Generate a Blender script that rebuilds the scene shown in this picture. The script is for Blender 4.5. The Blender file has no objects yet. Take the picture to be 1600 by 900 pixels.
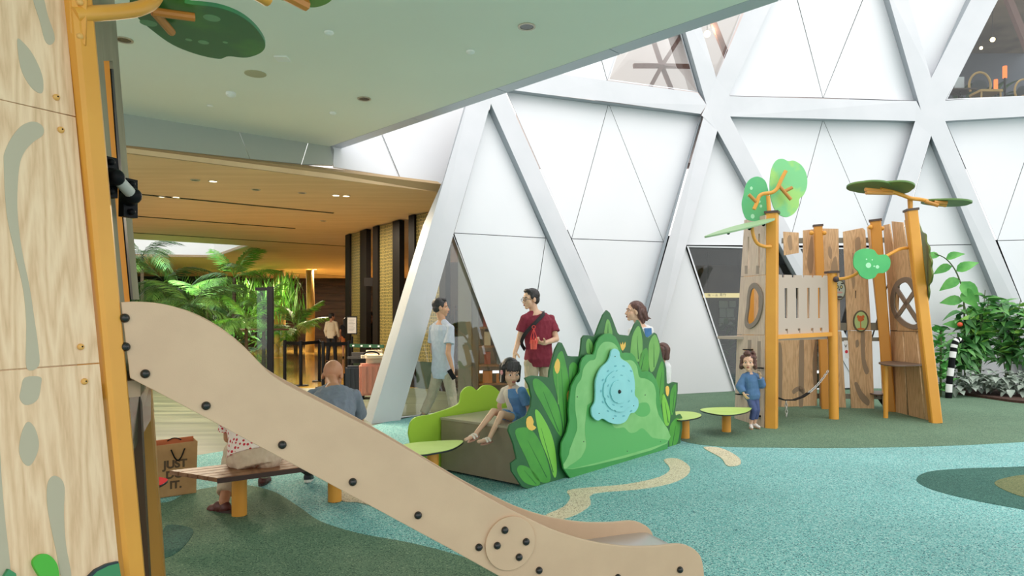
import bpy, bmesh, math, random
from mathutils import Vector as V, Matrix as M4, noise

# ---------------------------------------------------------------- camera, world, lights
SC = bpy.context.scene
COL = SC.collection
F, YH, H = 1067.0, 500.0, 1.4          # focal length in pixels of a 1600-wide frame, horizon row, eye height
cam_d = bpy.data.cameras.new('camera')
cam = bpy.data.objects.new('camera', cam_d)
COL.objects.link(cam)
cam.location = (0, 0, H)
cam.rotation_euler = (math.pi / 2, 0, 0)
cam_d.sensor_width = 36.0
cam_d.lens = F / 1600 * 36
cam_d.shift_y = (YH - 450) / 1600
cam_d.clip_start = 0.05
cam_d.clip_end = 200
SC.camera = cam

W = bpy.data.worlds.new('world')
SC.world = W
W.use_nodes = True
wb = W.node_tree.nodes['Background']
wb.inputs[0].default_value = (1.0, 0.985, 0.965, 1)
wb.inputs[1].default_value = 1.5

sun_d = bpy.data.lights.new('sun', 'SUN')
sun_d.energy = 0.8
sun_d.angle = math.radians(60)
sun_d.color = (1, 0.99, 0.97)
sun = bpy.data.objects.new('sun', sun_d)
COL.objects.link(sun)
sun.rotation_euler = (math.radians(32), math.radians(14), 0)

SC.view_settings.view_transform = 'Standard'
SC.view_settings.look = 'None'
SC.view_settings.gamma = 1
SC.view_settings.exposure = 0.12
SC.view_settings.use_curve_mapping = False

# ---------------------------------------------------------------- geometry of the view
def P(px, py, Y):
    return V(((px - 800) * Y / F, Y, H + (YH - py) * Y / F))

def HZ(px, py, z=0.0):                 # the point of the level z seen at a pixel
    return P(px, py, (H - z) * F / (py - YH))

class Plane:
    def __init__(s, a, b, up=(0, 0, 1)):
        s.o = V(a)
        s.u = (V(b) - V(a)).normalized()
        up = V(up)
        s.v = (up - s.u * up.dot(s.u)).normalized()
        s.n = s.u.cross(s.v).normalized()
    def uv(s, px, py, off=0.0):
        d = V(((px - 800) / F, 1, (YH - py) / F))
        c = V((0, 0, H))
        o = s.o + s.n * off
        t = (o - c).dot(s.n) / d.dot(s.n)
        p = c + d * t - o
        return (p.dot(s.u), p.dot(s.v))
    def pt(s, px, py, off=0.0):
        a, b = s.uv(px, py, off)
        return s.o + s.n * off + s.u * a + s.v * b
    def mat(s, off=0.0):
        o = s.o + s.n * off
        return M4(((s.u.x, s.v.x, s.n.x, o.x), (s.u.y, s.v.y, s.n.y, o.y), (s.u.z, s.v.z, s.n.z, o.z), (0, 0, 0, 1)))
    def tr(s, pts, off=0.0):
        return [s.uv(x, y, off) for x, y in pts]

FLOORP = Plane((0, 0, 0), (1, 0, 0), (0, 1, 0))
def smooth_loop(pts, n=6, closed=True):
    out = []
    N = len(pts)
    rng = range(N) if closed else range(N - 1)
    for i in rng:
        if closed:
            p0, p1, p2, p3 = pts[i - 1], pts[i], pts[(i + 1) % N], pts[(i + 2) % N]
        else:
            p0, p1, p2, p3 = pts[max(i - 1, 0)], pts[i], pts[i + 1], pts[min(i + 2, N - 1)]
        for k in range(n):
            t = k / n
            t2, t3 = t * t, t * t * t
            out.append(tuple(0.5 * (2 * b + (c - a) * t + (2 * a - 5 * b + 4 * c - d) * t2 + (3 * b - a - 3 * c + d) * t3)
                             for a, b, c, d in zip(p0, p1, p2, p3)))
    if not closed:
        out.append(tuple(pts[-1]))
    return out
def ellipse(cx, cy, rx, ry, rot=0, n=28):
    c, s = math.cos(rot), math.sin(rot)
    return [(cx + rx * math.cos(a) * c - ry * math.sin(a) * s, cy + rx * math.cos(a) * s + ry * math.sin(a) * c)
            for a in [2 * math.pi * k / n for k in range(n)]]
def blob(cx, cy, r, lobes, amp, n=60, ph=0.0, sx=1.0, sy=1.0):
    return [(cx + sx * r * (1 + amp * abs(math.sin(lobes * a / 2 + ph))) * math.cos(a),
             cy + sy * r * (1 + amp * abs(math.sin(lobes * a / 2 + ph))) * math.sin(a))
            for a in [2 * math.pi * k / n for k in range(n)]]

# ---------------------------------------------------------------- objects
def wm(o):
    m = o.matrix_basis
    return m if o.parent is None else wm(o.parent) @ o.matrix_parent_inverse @ m
def setp(o, parent):
    if parent is not None:
        o.parent = parent
        o.matrix_parent_inverse = wm(parent).inverted()
    return o
def tag(o, label=None, cat=None, group=None, kind=None):
    if label: o['label'] = label
    if cat: o['category'] = cat
    if group: o['group'] = group
    if kind: o['kind'] = kind
    return o
def thing(name, loc, label=None, cat=None, group=None, kind=None, rz=0.0):
    o = bpy.data.objects.new(name, None)
    o.empty_display_size = 0.1
    COL.objects.link(o)
    o.location = loc
    o.rotation_euler = (0, 0, rz)
    return tag(o, label, cat, group, kind)
def link(name, me, mat=None, parent=None, mtx=None):
    o = bpy.data.objects.new(name, me)
    COL.objects.link(o)
    if mat is not None:
        me.materials.clear()
        me.materials.append(mat)
    if mtx is not None:
        o.matrix_basis = mtx
    return setp(o, parent)
def kids(o):
    return [c for c in ALLKIDS(o)]
def ALLKIDS(o):
    return list(o.children)
def copy_tree(o, parent=None):
    c = o.copy()
    COL.objects.link(c)
    if parent is not None:
        c.parent = parent
    for ch in list(o.children):
        copy_tree(ch, c)
    return c
def recenter(o):                       # a one-mesh thing: its origin to the middle of its underside
    me = o.data
    xs = [v.co for v in me.vertices]
    c = V(((min(v.x for v in xs) + max(v.x for v in xs)) / 2, (min(v.y for v in xs) + max(v.y for v in xs)) / 2, min(v.z for v in xs)))
    me.transform(M4.Translation(-c))
    o.matrix_basis = o.matrix_basis @ M4.Translation(c)
    return o

class MB:
    def __init__(s): s.b = bmesh.new()
    def verts_faces(s, vs, fs):
        vv = [s.b.verts.new(v) for v in vs]
        for f in fs:
            try: s.b.faces.new([vv[i] for i in f])
            except ValueError: pass
        return s
    def prism(s, front, back):         # two matching loops of 3d points
        n = len(front)
        fs = [list(range(n)), list(range(2 * n - 1, n - 1, -1))]
        fs += [[i, i + n, (i + 1) % n + n, (i + 1) % n] for i in range(n)]
        return s.verts_faces(list(front) + list(back), fs)
    def box(s, c, sz, m=None):
        hx, hy, hz = sz[0] / 2, sz[1] / 2, sz[2] / 2
        c = V(c)
        q = [V((x, y, z)) for z in (-hz, hz) for x, y in ((-hx, -hy), (hx, -hy), (hx, hy), (-hx, hy))]
        if m is not None: q = [m @ p for p in q]
        q = [c + p for p in q]
        return s.prism(q[4:], q[:4])
    def bar(s, a, b, w, h, up=(0, 0, 1), cham=0.0):
        a, b = V(a), V(b)
        d = (b - a).normalized()
        up = V(up)
        if abs(d.dot(up)) > 0.97: up = V((1, 0, 0))
        x = d.cross(up).normalized(); y = x.cross(d).normalized()
        w /= 2; h /= 2
        if cham:
            k = cham
            sec = [(-w + k, -h), (w - k, -h), (w, -h + k), (w, h - k), (w - k, h), (-w + k, h), (-w, h - k), (-w, -h + k)]
        else:
            sec = [(-w, -h), (w, -h), (w, h), (-w, h)]
        return s.prism([b + x * i + y * j for i, j in sec], [a + x * i + y * j for i, j in sec])
    def tube(s, path, r, n=10, r2=None, cap=True):
        path = [V(p) for p in path]
        L = len(path)
        rings = []
        pn = None
        for i, p in enumerate(path):
            d = (path[min(i + 1, L - 1)] - path[max(i - 1, 0)]).normalized()
            if pn is None:
                up = V((0, 0, 1)) if abs(d.z) < 0.9 else V((1, 0, 0))
                pn = d.cross(up).normalized()
            pn = (pn - d * pn.dot(d)).normalized()
            q = d.cross(pn)
            rr = r if r2 is None else r + (r2 - r) * i / max(L - 1, 1)
            rings.append([p + (pn * math.cos(2 * math.pi * k / n) + q * math.sin(2 * math.pi * k / n)) * rr for k in range(n)])
        vs = [v for rg in rings for v in rg]
        fs = [[i * n + k, i * n + (k + 1) % n, (i + 1) * n + (k + 1) % n, (i + 1) * n + k] for i in range(L - 1) for k in range(n)]
        if cap:
            fs += [list(range(n))[::-1], list(range((L - 1) * n, L * n))]
        return s.verts_faces(vs, fs)
    def loft(s, rings):                # rings of equal length, closed
        n = len(rings[0]); L = len(rings)
        vs = [v for rg in rings for v in rg]
        fs = [[i * n + k, i * n + (k + 1) % n, (i + 1) * n + (k + 1) % n, (i + 1) * n + k] for i in range(L - 1) for k in range(n)]
        fs += [list(range(n))[::-1], list(range((L - 1) * n, L * n))]
        return s.verts_faces(vs, fs)
    def ball(s, c, r, seg=14, rg=9, m=None):
        if not hasattr(r, '__len__'): r = (r, r, r)
        c = V(c)
        vs = [V((0, 0, -1))]
        for i in range(1, rg):
            t = math.pi * i / rg
            for k in range(seg):
                a = 2 * math.pi * k / seg
                vs.append(V((math.sin(t) * math.cos(a), math.sin(t) * math.sin(a), -math.cos(t))))
        vs.append(V((0, 0, 1)))
        fs = [[0, 1 + (k + 1) % seg, 1 + k] for k in range(seg)]
        for i in range(rg - 2):
            fs += [[1 + i * seg + k, 1 + i * seg + (k + 1) % seg, 1 + (i + 1) * seg + (k + 1) % seg, 1 + (i + 1) * seg + k] for k in range(seg)]
        e = len(vs) - 1
        fs += [[e, 1 + (rg - 2) * seg + k, 1 + (rg - 2) * seg + (k + 1) % seg] for k in range(seg)]
        out = []
        for p in vs:
            q = V((p.x * r[0], p.y * r[1], p.z * r[2]))
            if m is not None: q = m @ q
            out.append(c + q)
        return s.verts_faces(out, fs)
    def cone(s, a, b, r1, r2, n=14):
        return s.tube([a, b], r1, n, r2)
    def capsule(s, a, b, r1, r2, n=14):
        s.tube([a, b], r1, n, r2)
        s.ball(a, r1, n, 8); s.ball(b, r2, n, 8)
        return s
    def mesh(s, name, smooth=35):
        bmesh.ops.recalc_face_normals(s.b, faces=s.b.faces)
        me = bpy.data.meshes.new(name)
        s.b.to_mesh(me); s.b.free()
        if smooth:
            me.polygons.foreach_set('use_smooth', [True] * len(me.polygons))
            me.set_sharp_from_angle(angle=math.radians(smooth))
        return me
    def build(s, name, mat, parent=None, smooth=35):
        return link(name, s.mesh(name, smooth), mat, parent)

def shape(name, loops, t, mtx, mat, parent=None, bev=0.0):     # a flat cut-out (outline and holes), thickness t behind the plane
    cu = bpy.data.curves.new(name, 'CURVE')
    cu.dimensions = '2D'
    cu.fill_mode = 'BOTH'
    cu.extrude = max(t / 2 - bev, 0)
    cu.bevel_depth = bev
    cu.bevel_resolution = 1
    for lp in loops:
        sp = cu.splines.new('POLY')
        sp.points.add(len(lp) - 1)
        for p, q in zip(sp.points, lp):
            p.co = (q[0], q[1], 0, 1)
        sp.use_cyclic_u = True
    o = bpy.data.objects.new(name, cu)
    COL.objects.link(o)
    dg = bpy.context.evaluated_depsgraph_get()
    me = bpy.data.meshes.new_from_object(o.evaluated_get(dg))
    bpy.data.objects.remove(o); bpy.data.curves.remove(cu)
    me.name = name
    me.transform(M4.Translation((0, 0, -t / 2)))
    return link(name, me, mat, parent, mtx)
def pshape(name, pl, loops, t, mat, parent=None, off=0.0, bev=0.0, sm=0):   # the same with outlines read off the view of plane pl
    lps = []
    for lp in loops:
        q = pl.tr(lp, off)
        lps.append(smooth_loop(q, sm) if sm else q)
    return shape(name, lps, t, pl.mat(off), mat, parent, bev)

def text(name, body, size, mtx, mat, parent, ext=0.0006, align='CENTER', bold=0.0):
    cu = bpy.data.curves.new(name, 'FONT')
    cu.body = body
    cu.size = size
    cu.align_x = align; cu.align_y = 'CENTER'
    cu.extrude = ext
    cu.offset = bold
    o = bpy.data.objects.new(name, cu)
    COL.objects.link(o)
    dg = bpy.context.evaluated_depsgraph_get()
    me = bpy.data.meshes.new_from_object(o.evaluated_get(dg))
    bpy.data.objects.remove(o); bpy.data.curves.remove(cu)
    return link(name, me, mat, parent, mtx)

# ---------------------------------------------------------------- materials
def lin(c):
    return tuple(((x / 255) / 12.92 if x <= 10.31 else ((x / 255 + 0.055) / 1.055) ** 2.4) for x in c) + (1,)
MATS = {}
def mat(name, c, rough=0.5, metal=0.0, c2=None, scale=(8, 8, 8), lo=0.35, hi=0.65, detail=4, bump=0.0, bscale=60, spec=0.5, kind='noise', emit=0.0):
    if name in MATS: return MATS[name]
    m = bpy.data.materials.new(name)
    m.use_nodes = True
    nt = m.node_tree; N = nt.nodes; L = nt.links
    b = N['Principled BSDF']
    b.inputs['Base Color'].default_value = lin(c)
    b.inputs['Roughness'].default_value = rough
    b.inputs['Metallic'].default_value = metal
    b.inputs['Specular IOR Level'].default_value = spec
    if emit:
        b.inputs['Emission Color'].default_value = lin(c)
        b.inputs['Emission Strength'].default_value = emit
    if c2 is not None or bump:
        tc = N.new('ShaderNodeTexCoord')
    if c2 is not None:
        mp = N.new('ShaderNodeMapping')
        mp.inputs['Scale'].default_value = scale
        L.new(tc.outputs['Object'], mp.inputs[0])
        if kind == 'noise':
            t = N.new('ShaderNodeTexNoise'); t.inputs['Scale'].default_value = 1.0
            t.inputs['Detail'].default_value = detail
            L.new(mp.outputs[0], t.inputs['Vector']); fac = t.outputs['Fac']
        elif kind == 'cell':
            t = N.new('ShaderNodeTexVoronoi'); t.inputs['Scale'].default_value = 1.0
            L.new(mp.outputs[0], t.inputs['Vector']); fac = t.outputs['Color']
        r = N.new('ShaderNodeValToRGB')
        r.color_ramp.elements[0].position = lo; r.color_ramp.elements[0].color = lin(c)
        r.color_ramp.elements[1].position = hi; r.color_ramp.elements[1].color = lin(c2)
        L.new(fac, r.inputs[0])
        L.new(r.outputs[0], b.inputs['Base Color'])
        if emit: L.new(r.outputs[0], b.inputs['Emission Color'])
    if bump:
        nb = N.new('ShaderNodeTexNoise'); nb.inputs['Scale'].default_value = bscale; nb.inputs['Detail'].default_value = 3
        L.new(tc.outputs['Object'], nb.inputs['Vector'])
        bp = N.new('ShaderNodeBump'); bp.inputs['Strength'].default_value = bump; bp.inputs['Distance'].default_value = 0.01
        L.new(nb.outputs['Fac'], bp.inputs['Height']); L.new(bp.outputs[0], b.inputs['Normal'])
    MATS[name] = m
    return m
def mat_rubber(name, base, dark, light, fd=0.3, fl=0.75):      # bonded rubber granules
    m = bpy.data.materials.new(name)
    m.use_nodes = True
    nt = m.node_tree; N = nt.nodes; L = nt.links
    b = N['Principled BSDF']; b.inputs['Roughness'].default_value = 0.85; b.inputs['Specular IOR Level'].default_value = 0.25
    tc = N.new('ShaderNodeTexCoord')
    t = N.new('ShaderNodeTexVoronoi'); t.inputs['Scale'].default_value = 150
    L.new(tc.outputs['Object'], t.inputs['Vector'])
    r = N.new('ShaderNodeValToRGB'); r.color_ramp.interpolation = 'CONSTANT'
    e = r.color_ramp.elements
    e[0].position = 0; e[0].color = lin(dark)
    e[1].position = fd; e[1].color = lin(base)
    k = e.new(fl); k.color = lin(light)
    L.new(t.outputs['Color'], r.inputs[0])
    n = N.new('ShaderNodeTexNoise'); n.inputs['Scale'].default_value = 0.9; n.inputs['Detail'].default_value = 3
    L.new(tc.outputs['Object'], n.inputs['Vector'])
    hv = N.new('ShaderNodeHueSaturation')
    mr = N.new('ShaderNodeMapRange'); mr.inputs[1].default_value = 0.3; mr.inputs[2].default_value = 0.7; mr.inputs[3].default_value = 0.9; mr.inputs[4].default_value = 1.08
    L.new(n.outputs['Fac'], mr.inputs[0]); L.new(mr.outputs[0], hv.inputs['Value'])
    L.new(r.outputs[0], hv.inputs['Color']); L.new(hv.outputs[0], b.inputs['Base Color'])
    bp = N.new('ShaderNodeBump'); bp.inputs['Strength'].default_value = 0.35; bp.inputs['Distance'].default_value = 0.004
    L.new(t.outputs['Distance'], bp.inputs['Height']); L.new(bp.outputs[0], b.inputs['Normal'])
    return m
def mat_wood(name, c, c2, c3, sc=(9, 0.9, 9), rough=0.5):      # vertical grain with cathedral arches
    m = bpy.data.materials.new(name)
    m.use_nodes = True
    nt = m.node_tree; N = nt.nodes; L = nt.links
    b = N['Principled BSDF']; b.inputs['Roughness'].default_value = rough; b.inputs['Specular IOR Level'].default_value = 0.35
    tc = N.new('ShaderNodeTexCoord')
    mp = N.new('ShaderNodeMapping'); mp.inputs['Scale'].default_value = sc
    L.new(tc.outputs['Object'], mp.inputs[0])
    n = N.new('ShaderNodeTexNoise'); n.inputs['Scale'].default_value = 1; n.inputs['Detail'].default_value = 1.5
    L.new(mp.outputs[0], n.inputs['Vector'])
    mul = N.new('ShaderNodeMath'); mul.operation = 'MULTIPLY'; mul.inputs[1].default_value = 9
    L.new(n.outputs['Fac'], mul.inputs[0])
    fr = N.new('ShaderNodeMath'); fr.operation = 'PINGPONG'; fr.inputs[1].default_value = 0.5
    L.new(mul.outputs[0], fr.inputs[0])
    mp2 = N.new('ShaderNodeMapping'); mp2.inputs['Scale'].default_value = tuple(s * k for s, k in zip(sc, (14, 14, 3)))
    L.new(tc.outputs['Object'], mp2.inputs[0])
    n2 = N.new('ShaderNodeTexNoise'); n2.inputs['Scale'].default_value = 1; n2.inputs['Detail'].default_value = 4
    L.new(mp2.outputs[0], n2.inputs['Vector'])
    ad = N.new('ShaderNodeMath'); ad.operation = 'MULTIPLY_ADD'; ad.inputs[1].default_value = 1.0
    L.new(fr.outputs[0], ad.inputs[0]); 
    m3 = N.new('ShaderNodeMath'); m3.operation = 'MULTIPLY'; m3.inputs[1].default_value = 0.7
    L.new(n2.outputs['Fac'], m3.inputs[0]); L.new(m3.outputs[0], ad.inputs[2])
    r = N.new('ShaderNodeValToRGB')
    e = r.color_ramp.elements
    e[0].position = 0.25; e[0].color = lin(c2); e[1].position = 0.85; e[1].color = lin(c)
    k = e.new(0.55); k.color = lin(c3)
    L.new(ad.outputs[0], r.inputs[0]); L.new(r.outputs[0], b.inputs['Base Color'])
    return m
def mat_glass(name, tint=(0.9, 0.95, 0.95), refl=1.0, rough=0.02):
    m = bpy.data.materials.new(name)
    m.use_nodes = True
    nt = m.node_tree; N = nt.nodes; L = nt.links
    N.remove(N['Principled BSDF'])
    out = N['Material Output']
    t = N.new('ShaderNodeBsdfTransparent'); t.inputs[0].default_value = tint + (1,)
    g = N.new('ShaderNodeBsdfGlossy'); g.inputs['Roughness'].default_value = rough
    fz = N.new('ShaderNodeFresnel'); fz.inputs[0].default_value = 1.5
    ml = N.new('ShaderNodeMath'); ml.operation = 'MULTIPLY'; ml.inputs[1].default_value = refl
    L.new(fz.outputs[0], ml.inputs[0])
    mx = N.new('ShaderNodeMixShader')
    L.new(ml.outputs[0], mx.inputs[0]); L.new(t.outputs[0], mx.inputs[1]); L.new(g.outputs[0], mx.inputs[2])
    L.new(mx.outputs[0], out.inputs[0])
    return m
def mat_emit(name, c, s):
    m = bpy.data.materials.new(name)
    m.use_nodes = True
    nt = m.node_tree
    nt.nodes.remove(nt.nodes['Principled BSDF'])
    e = nt.nodes.new('ShaderNodeEmission'); e.inputs[0].default_value = lin(c); e.inputs[1].default_value = s
    nt.links.new(e.outputs[0], nt.nodes['Material Output'].inputs[0])
    return m

PANEL_M = mat('white_cladding', (224, 226, 230), 0.45, c2=(219, 222, 226), scale=(0.6, 0.6, 0.6))
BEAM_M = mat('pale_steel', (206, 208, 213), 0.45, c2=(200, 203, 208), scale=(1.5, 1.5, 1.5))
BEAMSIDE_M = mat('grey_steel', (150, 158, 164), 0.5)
JOINT_M = mat('dark_joint', (70, 72, 76), 0.8)
FRAME_M = mat('aluminium_frame', (212, 216, 220), 0.35, metal=0.3)
SOFFIT_M = mat('soffit_paint', (232, 234, 220), 0.85, c2=(228, 230, 216), scale=(0.5, 0.5, 0.5))
FASCIA_M = mat('shaded_fascia', (184, 190, 184), 0.4, metal=0.3)  # grey carries the soffit's shade; the white cladding continues this surface
LOBBYC_M = mat('lobby_ceiling_veneer', (222, 192, 150), 0.7, c2=(212, 181, 139), scale=(0.7, 5, 1))
BLACK_M = mat('black_plastic', (18, 19, 22), 0.45, spec=0.12)
DARKMETAL_M = mat('dark_metal', (26, 22, 20), 0.5, spec=0.12)
ORANGE_M = mat('ochre_coated_steel', (226, 160, 62), 0.4, c2=(220, 153, 58), scale=(3, 3, 3))
LEAFLIME_M = mat('lime_laminate', (178, 220, 70), 0.5)
SLIDE_M = mat('taupe_laminate', (208, 176, 146), 0.42, c2=(202, 170, 141), scale=(6, 6, 6), bump=0.05, bscale=220)
STEEL_M = mat('brushed_steel', (200, 200, 202), 0.3, metal=0.9)
OAK_M = mat_wood('light_oak_print', (240, 208, 174), (214, 176, 138), (230, 194, 158))
PLANK_M = mat_wood('weathered_plank_print', (220, 184, 142), (188, 150, 112), (208, 170, 128), sc=(12, 1.1, 12))
PLANKPALE_M = mat_wood('pale_plank_print', (218, 196, 174), (194, 170, 150), (208, 184, 164), sc=(12, 1.1, 12))
STREAK_M = mat('grey_grain_print', (184, 174, 152), 0.55)
GLASS_M = mat_glass('clear_glass', (0.88, 0.92, 0.92), 1.0)
# ---------------------------------------------------------------- floor
TEAL_M = mat_rubber('teal_rubber', (122, 184, 182), (56, 104, 112), (180, 214, 210), 0.24, 0.70)
GREEN_M = mat_rubber('green_rubber', (104, 132, 108), (68, 96, 80), (140, 162, 134), 0.28, 0.82)
DGREEN_M = mat_rubber('dark_green_rubber', (62, 106, 96), (38, 74, 70), (88, 132, 116), 0.3, 0.8)
OLIVE_M = mat_rubber('olive_rubber', (112, 118, 80), (84, 96, 64), (142, 140, 100), 0.3, 0.8)
CREAM_M = mat_rubber('cream_rubber', (222, 208, 178), (160, 140, 112), (238, 228, 204), 0.22, 0.7)
STONE_M = mat('lobby_stone', (78, 86, 72), 0.35, c2=(112, 118, 100), scale=(0.6, 5.0, 1), lo=0.36, hi=0.64)
AMBER_M = mat('amber_timber_floor', (176, 136, 62), 0.12, c2=(206, 166, 84), scale=(0.5, 4, 1), lo=0.3, hi=0.7)
AMBER_M.node_tree.nodes['Principled BSDF'].inputs['Coat Weight'].default_value = 0.5

fl = MB().box((1, 6, -0.053), (26, 24, 0.1)).build('floor', STONE_M)          # honed stone under all
tag(fl, kind='structure')
fl2 = MB().box((-15.5, 25.6, -0.052), (28.8, 23.0, 0.1)).build('floor', AMBER_M)
# the amber floor begins behind the stone threshold
tag(fl2, kind='structure')
fl2.location = (0, 0, 0.004)
def patch(name, pts, mat_, z, sm=8, px=True):
    q = [tuple(HZ(x, y).xy) for x, y in pts] if px else pts
    if sm: q = smooth_loop(q, sm)
    return shape(name, [q], 0.004, M4.Translation((0, 0, z)), mat_, fl)
# teal rubber: left edge follows the stone walk, then runs under everything to the right
edge = [tuple(HZ(x, y).xy) for x, y in ((150, 745), (240, 722), (305, 712), (362, 703), (440, 690), (520, 678), (575, 668))]
patch('rubber_surface', [(-9, 4.0)] + edge + [tuple(HZ(600, 660).xy), (-1.0, 10.6), (1.0, 12.2), (4.0, 13.6), (8, 14.6), (13.9, 14.6), (13.9, -5.9), (-9, -5.9)], TEAL_M, 0.002, 0, False)
patch('rubber_patch', [(1000, 604), (1030, 655), (1052, 683), (1110, 697), (1230, 700), (1350, 700), (1480, 697), (1600, 691), (1800, 680), (1900, 640), (1850, 606), (1400, 594)], GREEN_M, 0.005, 4)
patch('rubber_patch', [(1432, 750), (1450, 738), (1500, 733), (1560, 731), (1660, 729), (1800, 740), (1800, 830), (1680, 812), (1600, 797), (1520, 782), (1455, 765)], DGREEN_M, 0.005, 6)
patch('rubber_patch', [(1554, 757), (1575, 747), (1620, 742), (1700, 745), (1700, 795), (1640, 785), (1590, 775)], OLIVE_M, 0.008, 6)
patch('rubber_patch', [(100, 800), (190, 782), (258, 786), (300, 768), (372, 758), (425, 768), (466, 792), (500, 815), (560, 834), (640, 849), (720, 870), (790, 900), (830, 960), (500, 1150), (60, 1000)], GREEN_M, 0.005, 6)
patch('rubber_patch', [(252, 842), (262, 822), (297, 826), (300, 838), (280, 862), (255, 872)], DGREEN_M, 0.008, 5)
patch('rubber_patch', [(852, 806), (880, 793), (891, 778), (887, 767), (925, 762), (980, 757), (1030, 746), (1047, 733), (1037, 719), (1058, 717), (1077, 729), (1074, 743), (1048, 756), (1000, 765), (927, 772), (923, 789), (900, 805), (870, 813)], CREAM_M, 0.005, 3)
patch('rubber_patch', [(1099, 700), (1126, 701), (1152, 714), (1157, 726), (1137, 729), (1126, 716)], CREAM_M, 0.008, 4)
patch('rubber_patch', [(528, 772), (560, 765), (586, 776), (590, 792), (560, 786), (536, 784)], CREAM_M, 0.008, 4)

# ---------------------------------------------------------------- lattice facade
def itp(tab, x):
    if x <= tab[0][0]:
        (x0, y0), (x1, y1) = tab[0], tab[1]
    elif x >= tab[-1][0]:
        (x0, y0), (x1, y1) = tab[-2], tab[-1]
    else:
        for (x0, y0), (x1, y1) in zip(tab, tab[1:]):
            if x0 <= x <= x1: break
    return y0 + (y1 - y0) * (x - x0) / (x1 - x0)
T_BASE = [(500, 9.2), (590, 9.5), (680, 10.2), (850, 11.5), (1075, 13.0), (1150, 13.4), (1300, 13.9), (1450, 14.0), (1600, 13.8), (1700, 13.5)]
T_TOP = [(500, 10.4), (590, 10.9), (790, 12.25), (1100, 13.67), (1300, 14.0), (1430, 14.13), (1600, 13.8), (1700, 13.5)]
def FY(px, py):
    y0 = itp(T_BASE, px); k = (itp(T_TOP, px) - y0) / 5.5
    return (y0 + k * H) / (1 - k * (YH - py) / F)
def FS(px, py, off=0.0):
    return P(px, py, FY(px, py) - off)
def base_py(px):
    return YH + H * F / itp(T_BASE, px)
wall = thing('wall_back', FS(1000, base_py(1000)), kind='structure')

def inset(pts, d):
    n = len(pts); out = []
    area = sum(pts[i][0] * pts[(i + 1) % n][1] - pts[(i + 1) % n][0] * pts[i][1] for i in range(n))
    sg = 1 if area > 0 else -1
    for i in range(n):
        p0, p1, p2 = V(pts[i - 1]), V(pts[i]), V(pts[(i + 1) % n])
        e1 = (p1 - p0).normalized(); e2 = (p2 - p1).normalized()
        n1 = V((-e1.y, e1.x)) * sg; n2 = V((-e2.y, e2.x)) * sg
        b = (n1 + n2)
        k = d / max(0.35, (1 + n1.dot(n2)) / 2) / 2
        out.append(tuple(p1 + b * k))
    return out
def subdiv(pts, m=1):
    return pts
def facade_panel(pts, d=0.55):
    q = inset([tuple(map(float, p)) for p in pts], d)
    f = [FS(x, y) for x, y in q]; b = [FS(x, y, -0.06) for x, y in q]
    o = MB().prism(f, b).build('cladding_panel', PANEL_M, wall, 0)
    q2 = [FS(x, y, -0.07) for x, y in pts]; b2 = [FS(x, y, -0.12) for x, y in pts]
    MB().prism(q2, b2).build('backing_sheet', JOINT_M, wall, 0)
    return o
PROUD = 0.24
def beam(front, back=None, deep=0.05):
    f = [FS(x, y, PROUD) for x, y in front]
    b = [FS(x, y, -deep) for x, y in (back or front)]
    return MB().prism(f, b).build('lattice_beam', BEAM_M, wall, 0)
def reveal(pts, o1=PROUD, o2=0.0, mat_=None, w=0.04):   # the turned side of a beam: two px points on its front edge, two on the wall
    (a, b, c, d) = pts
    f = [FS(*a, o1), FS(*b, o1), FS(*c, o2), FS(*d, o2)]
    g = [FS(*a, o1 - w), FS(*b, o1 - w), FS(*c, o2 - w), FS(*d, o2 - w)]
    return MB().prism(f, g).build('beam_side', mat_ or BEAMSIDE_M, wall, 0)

yb = base_py
# beams (front faces) -- outlines in view coordinates laid onto the dome surface
beam([(735, 142), (762, 178), (624, 663), (577, 674)])                                  # left leg
for q in ([(735, 142), (694, 282), (692, 282), (731, 146)], [(694, 282), (675, 350), (661, 352), (692, 282)], [(675, 350), (577, 674), (563, 672), (661, 352)]):
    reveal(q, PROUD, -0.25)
beam([(767, 162), (792, 150), (1012, 640), (980, 640)])
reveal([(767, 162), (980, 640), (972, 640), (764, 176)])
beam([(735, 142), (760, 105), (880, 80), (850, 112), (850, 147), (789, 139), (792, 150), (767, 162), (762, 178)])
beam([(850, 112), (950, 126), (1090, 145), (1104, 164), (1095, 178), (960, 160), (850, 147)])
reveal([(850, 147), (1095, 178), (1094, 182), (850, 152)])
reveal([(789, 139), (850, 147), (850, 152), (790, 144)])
beam([(1048, -30), (1074, -30), (1119, 122), (1104, 164)])
reveal([(1048, -30), (1104, 164), (1090, 143), (1040, -30)])
beam([(1184, -30), (1222, -30), (1140, 148), (1119, 122)])
beam([(1104, 164), (1119, 122), (1140, 148), (1141, 182), (1121, 204), (1096, 180)])
beam([(1139, 150), (1200, 152), (1432, 158), (1439, 172), (1430, 189), (1200, 184), (1141, 182)])
reveal([(1141, 182), (1200, 184), (1200, 187), (1141, 185)])
reveal([(1200, 184), (1430, 189), (1430, 192), (1200, 187)])
beam([(1100, 180), (1121, 204), (1009, 618), (974, 624)])
reveal([(1096, 180), (974, 624), (966, 624), (1089, 196)])
beam([(1121, 204), (1141, 182), (1364, 604), (1341, 606)])
reveal([(1121, 204), (1341, 606), (1332, 606), (1119, 214)])
beam([(1430, 189), (1455, 212), (1338, 606), (1302, 606)])
reveal([(1430, 189), (1302, 606), (1294, 606), (1426, 196)])
beam([(1455, 212), (1477, 189), (1652, 606), (1618, 606)])
reveal([(1455, 212), (1618, 606), (1608, 606), (1452, 222)])
beam([(1381, -30), (1411, -30), (1455, 122), (1439, 172)])
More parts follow.
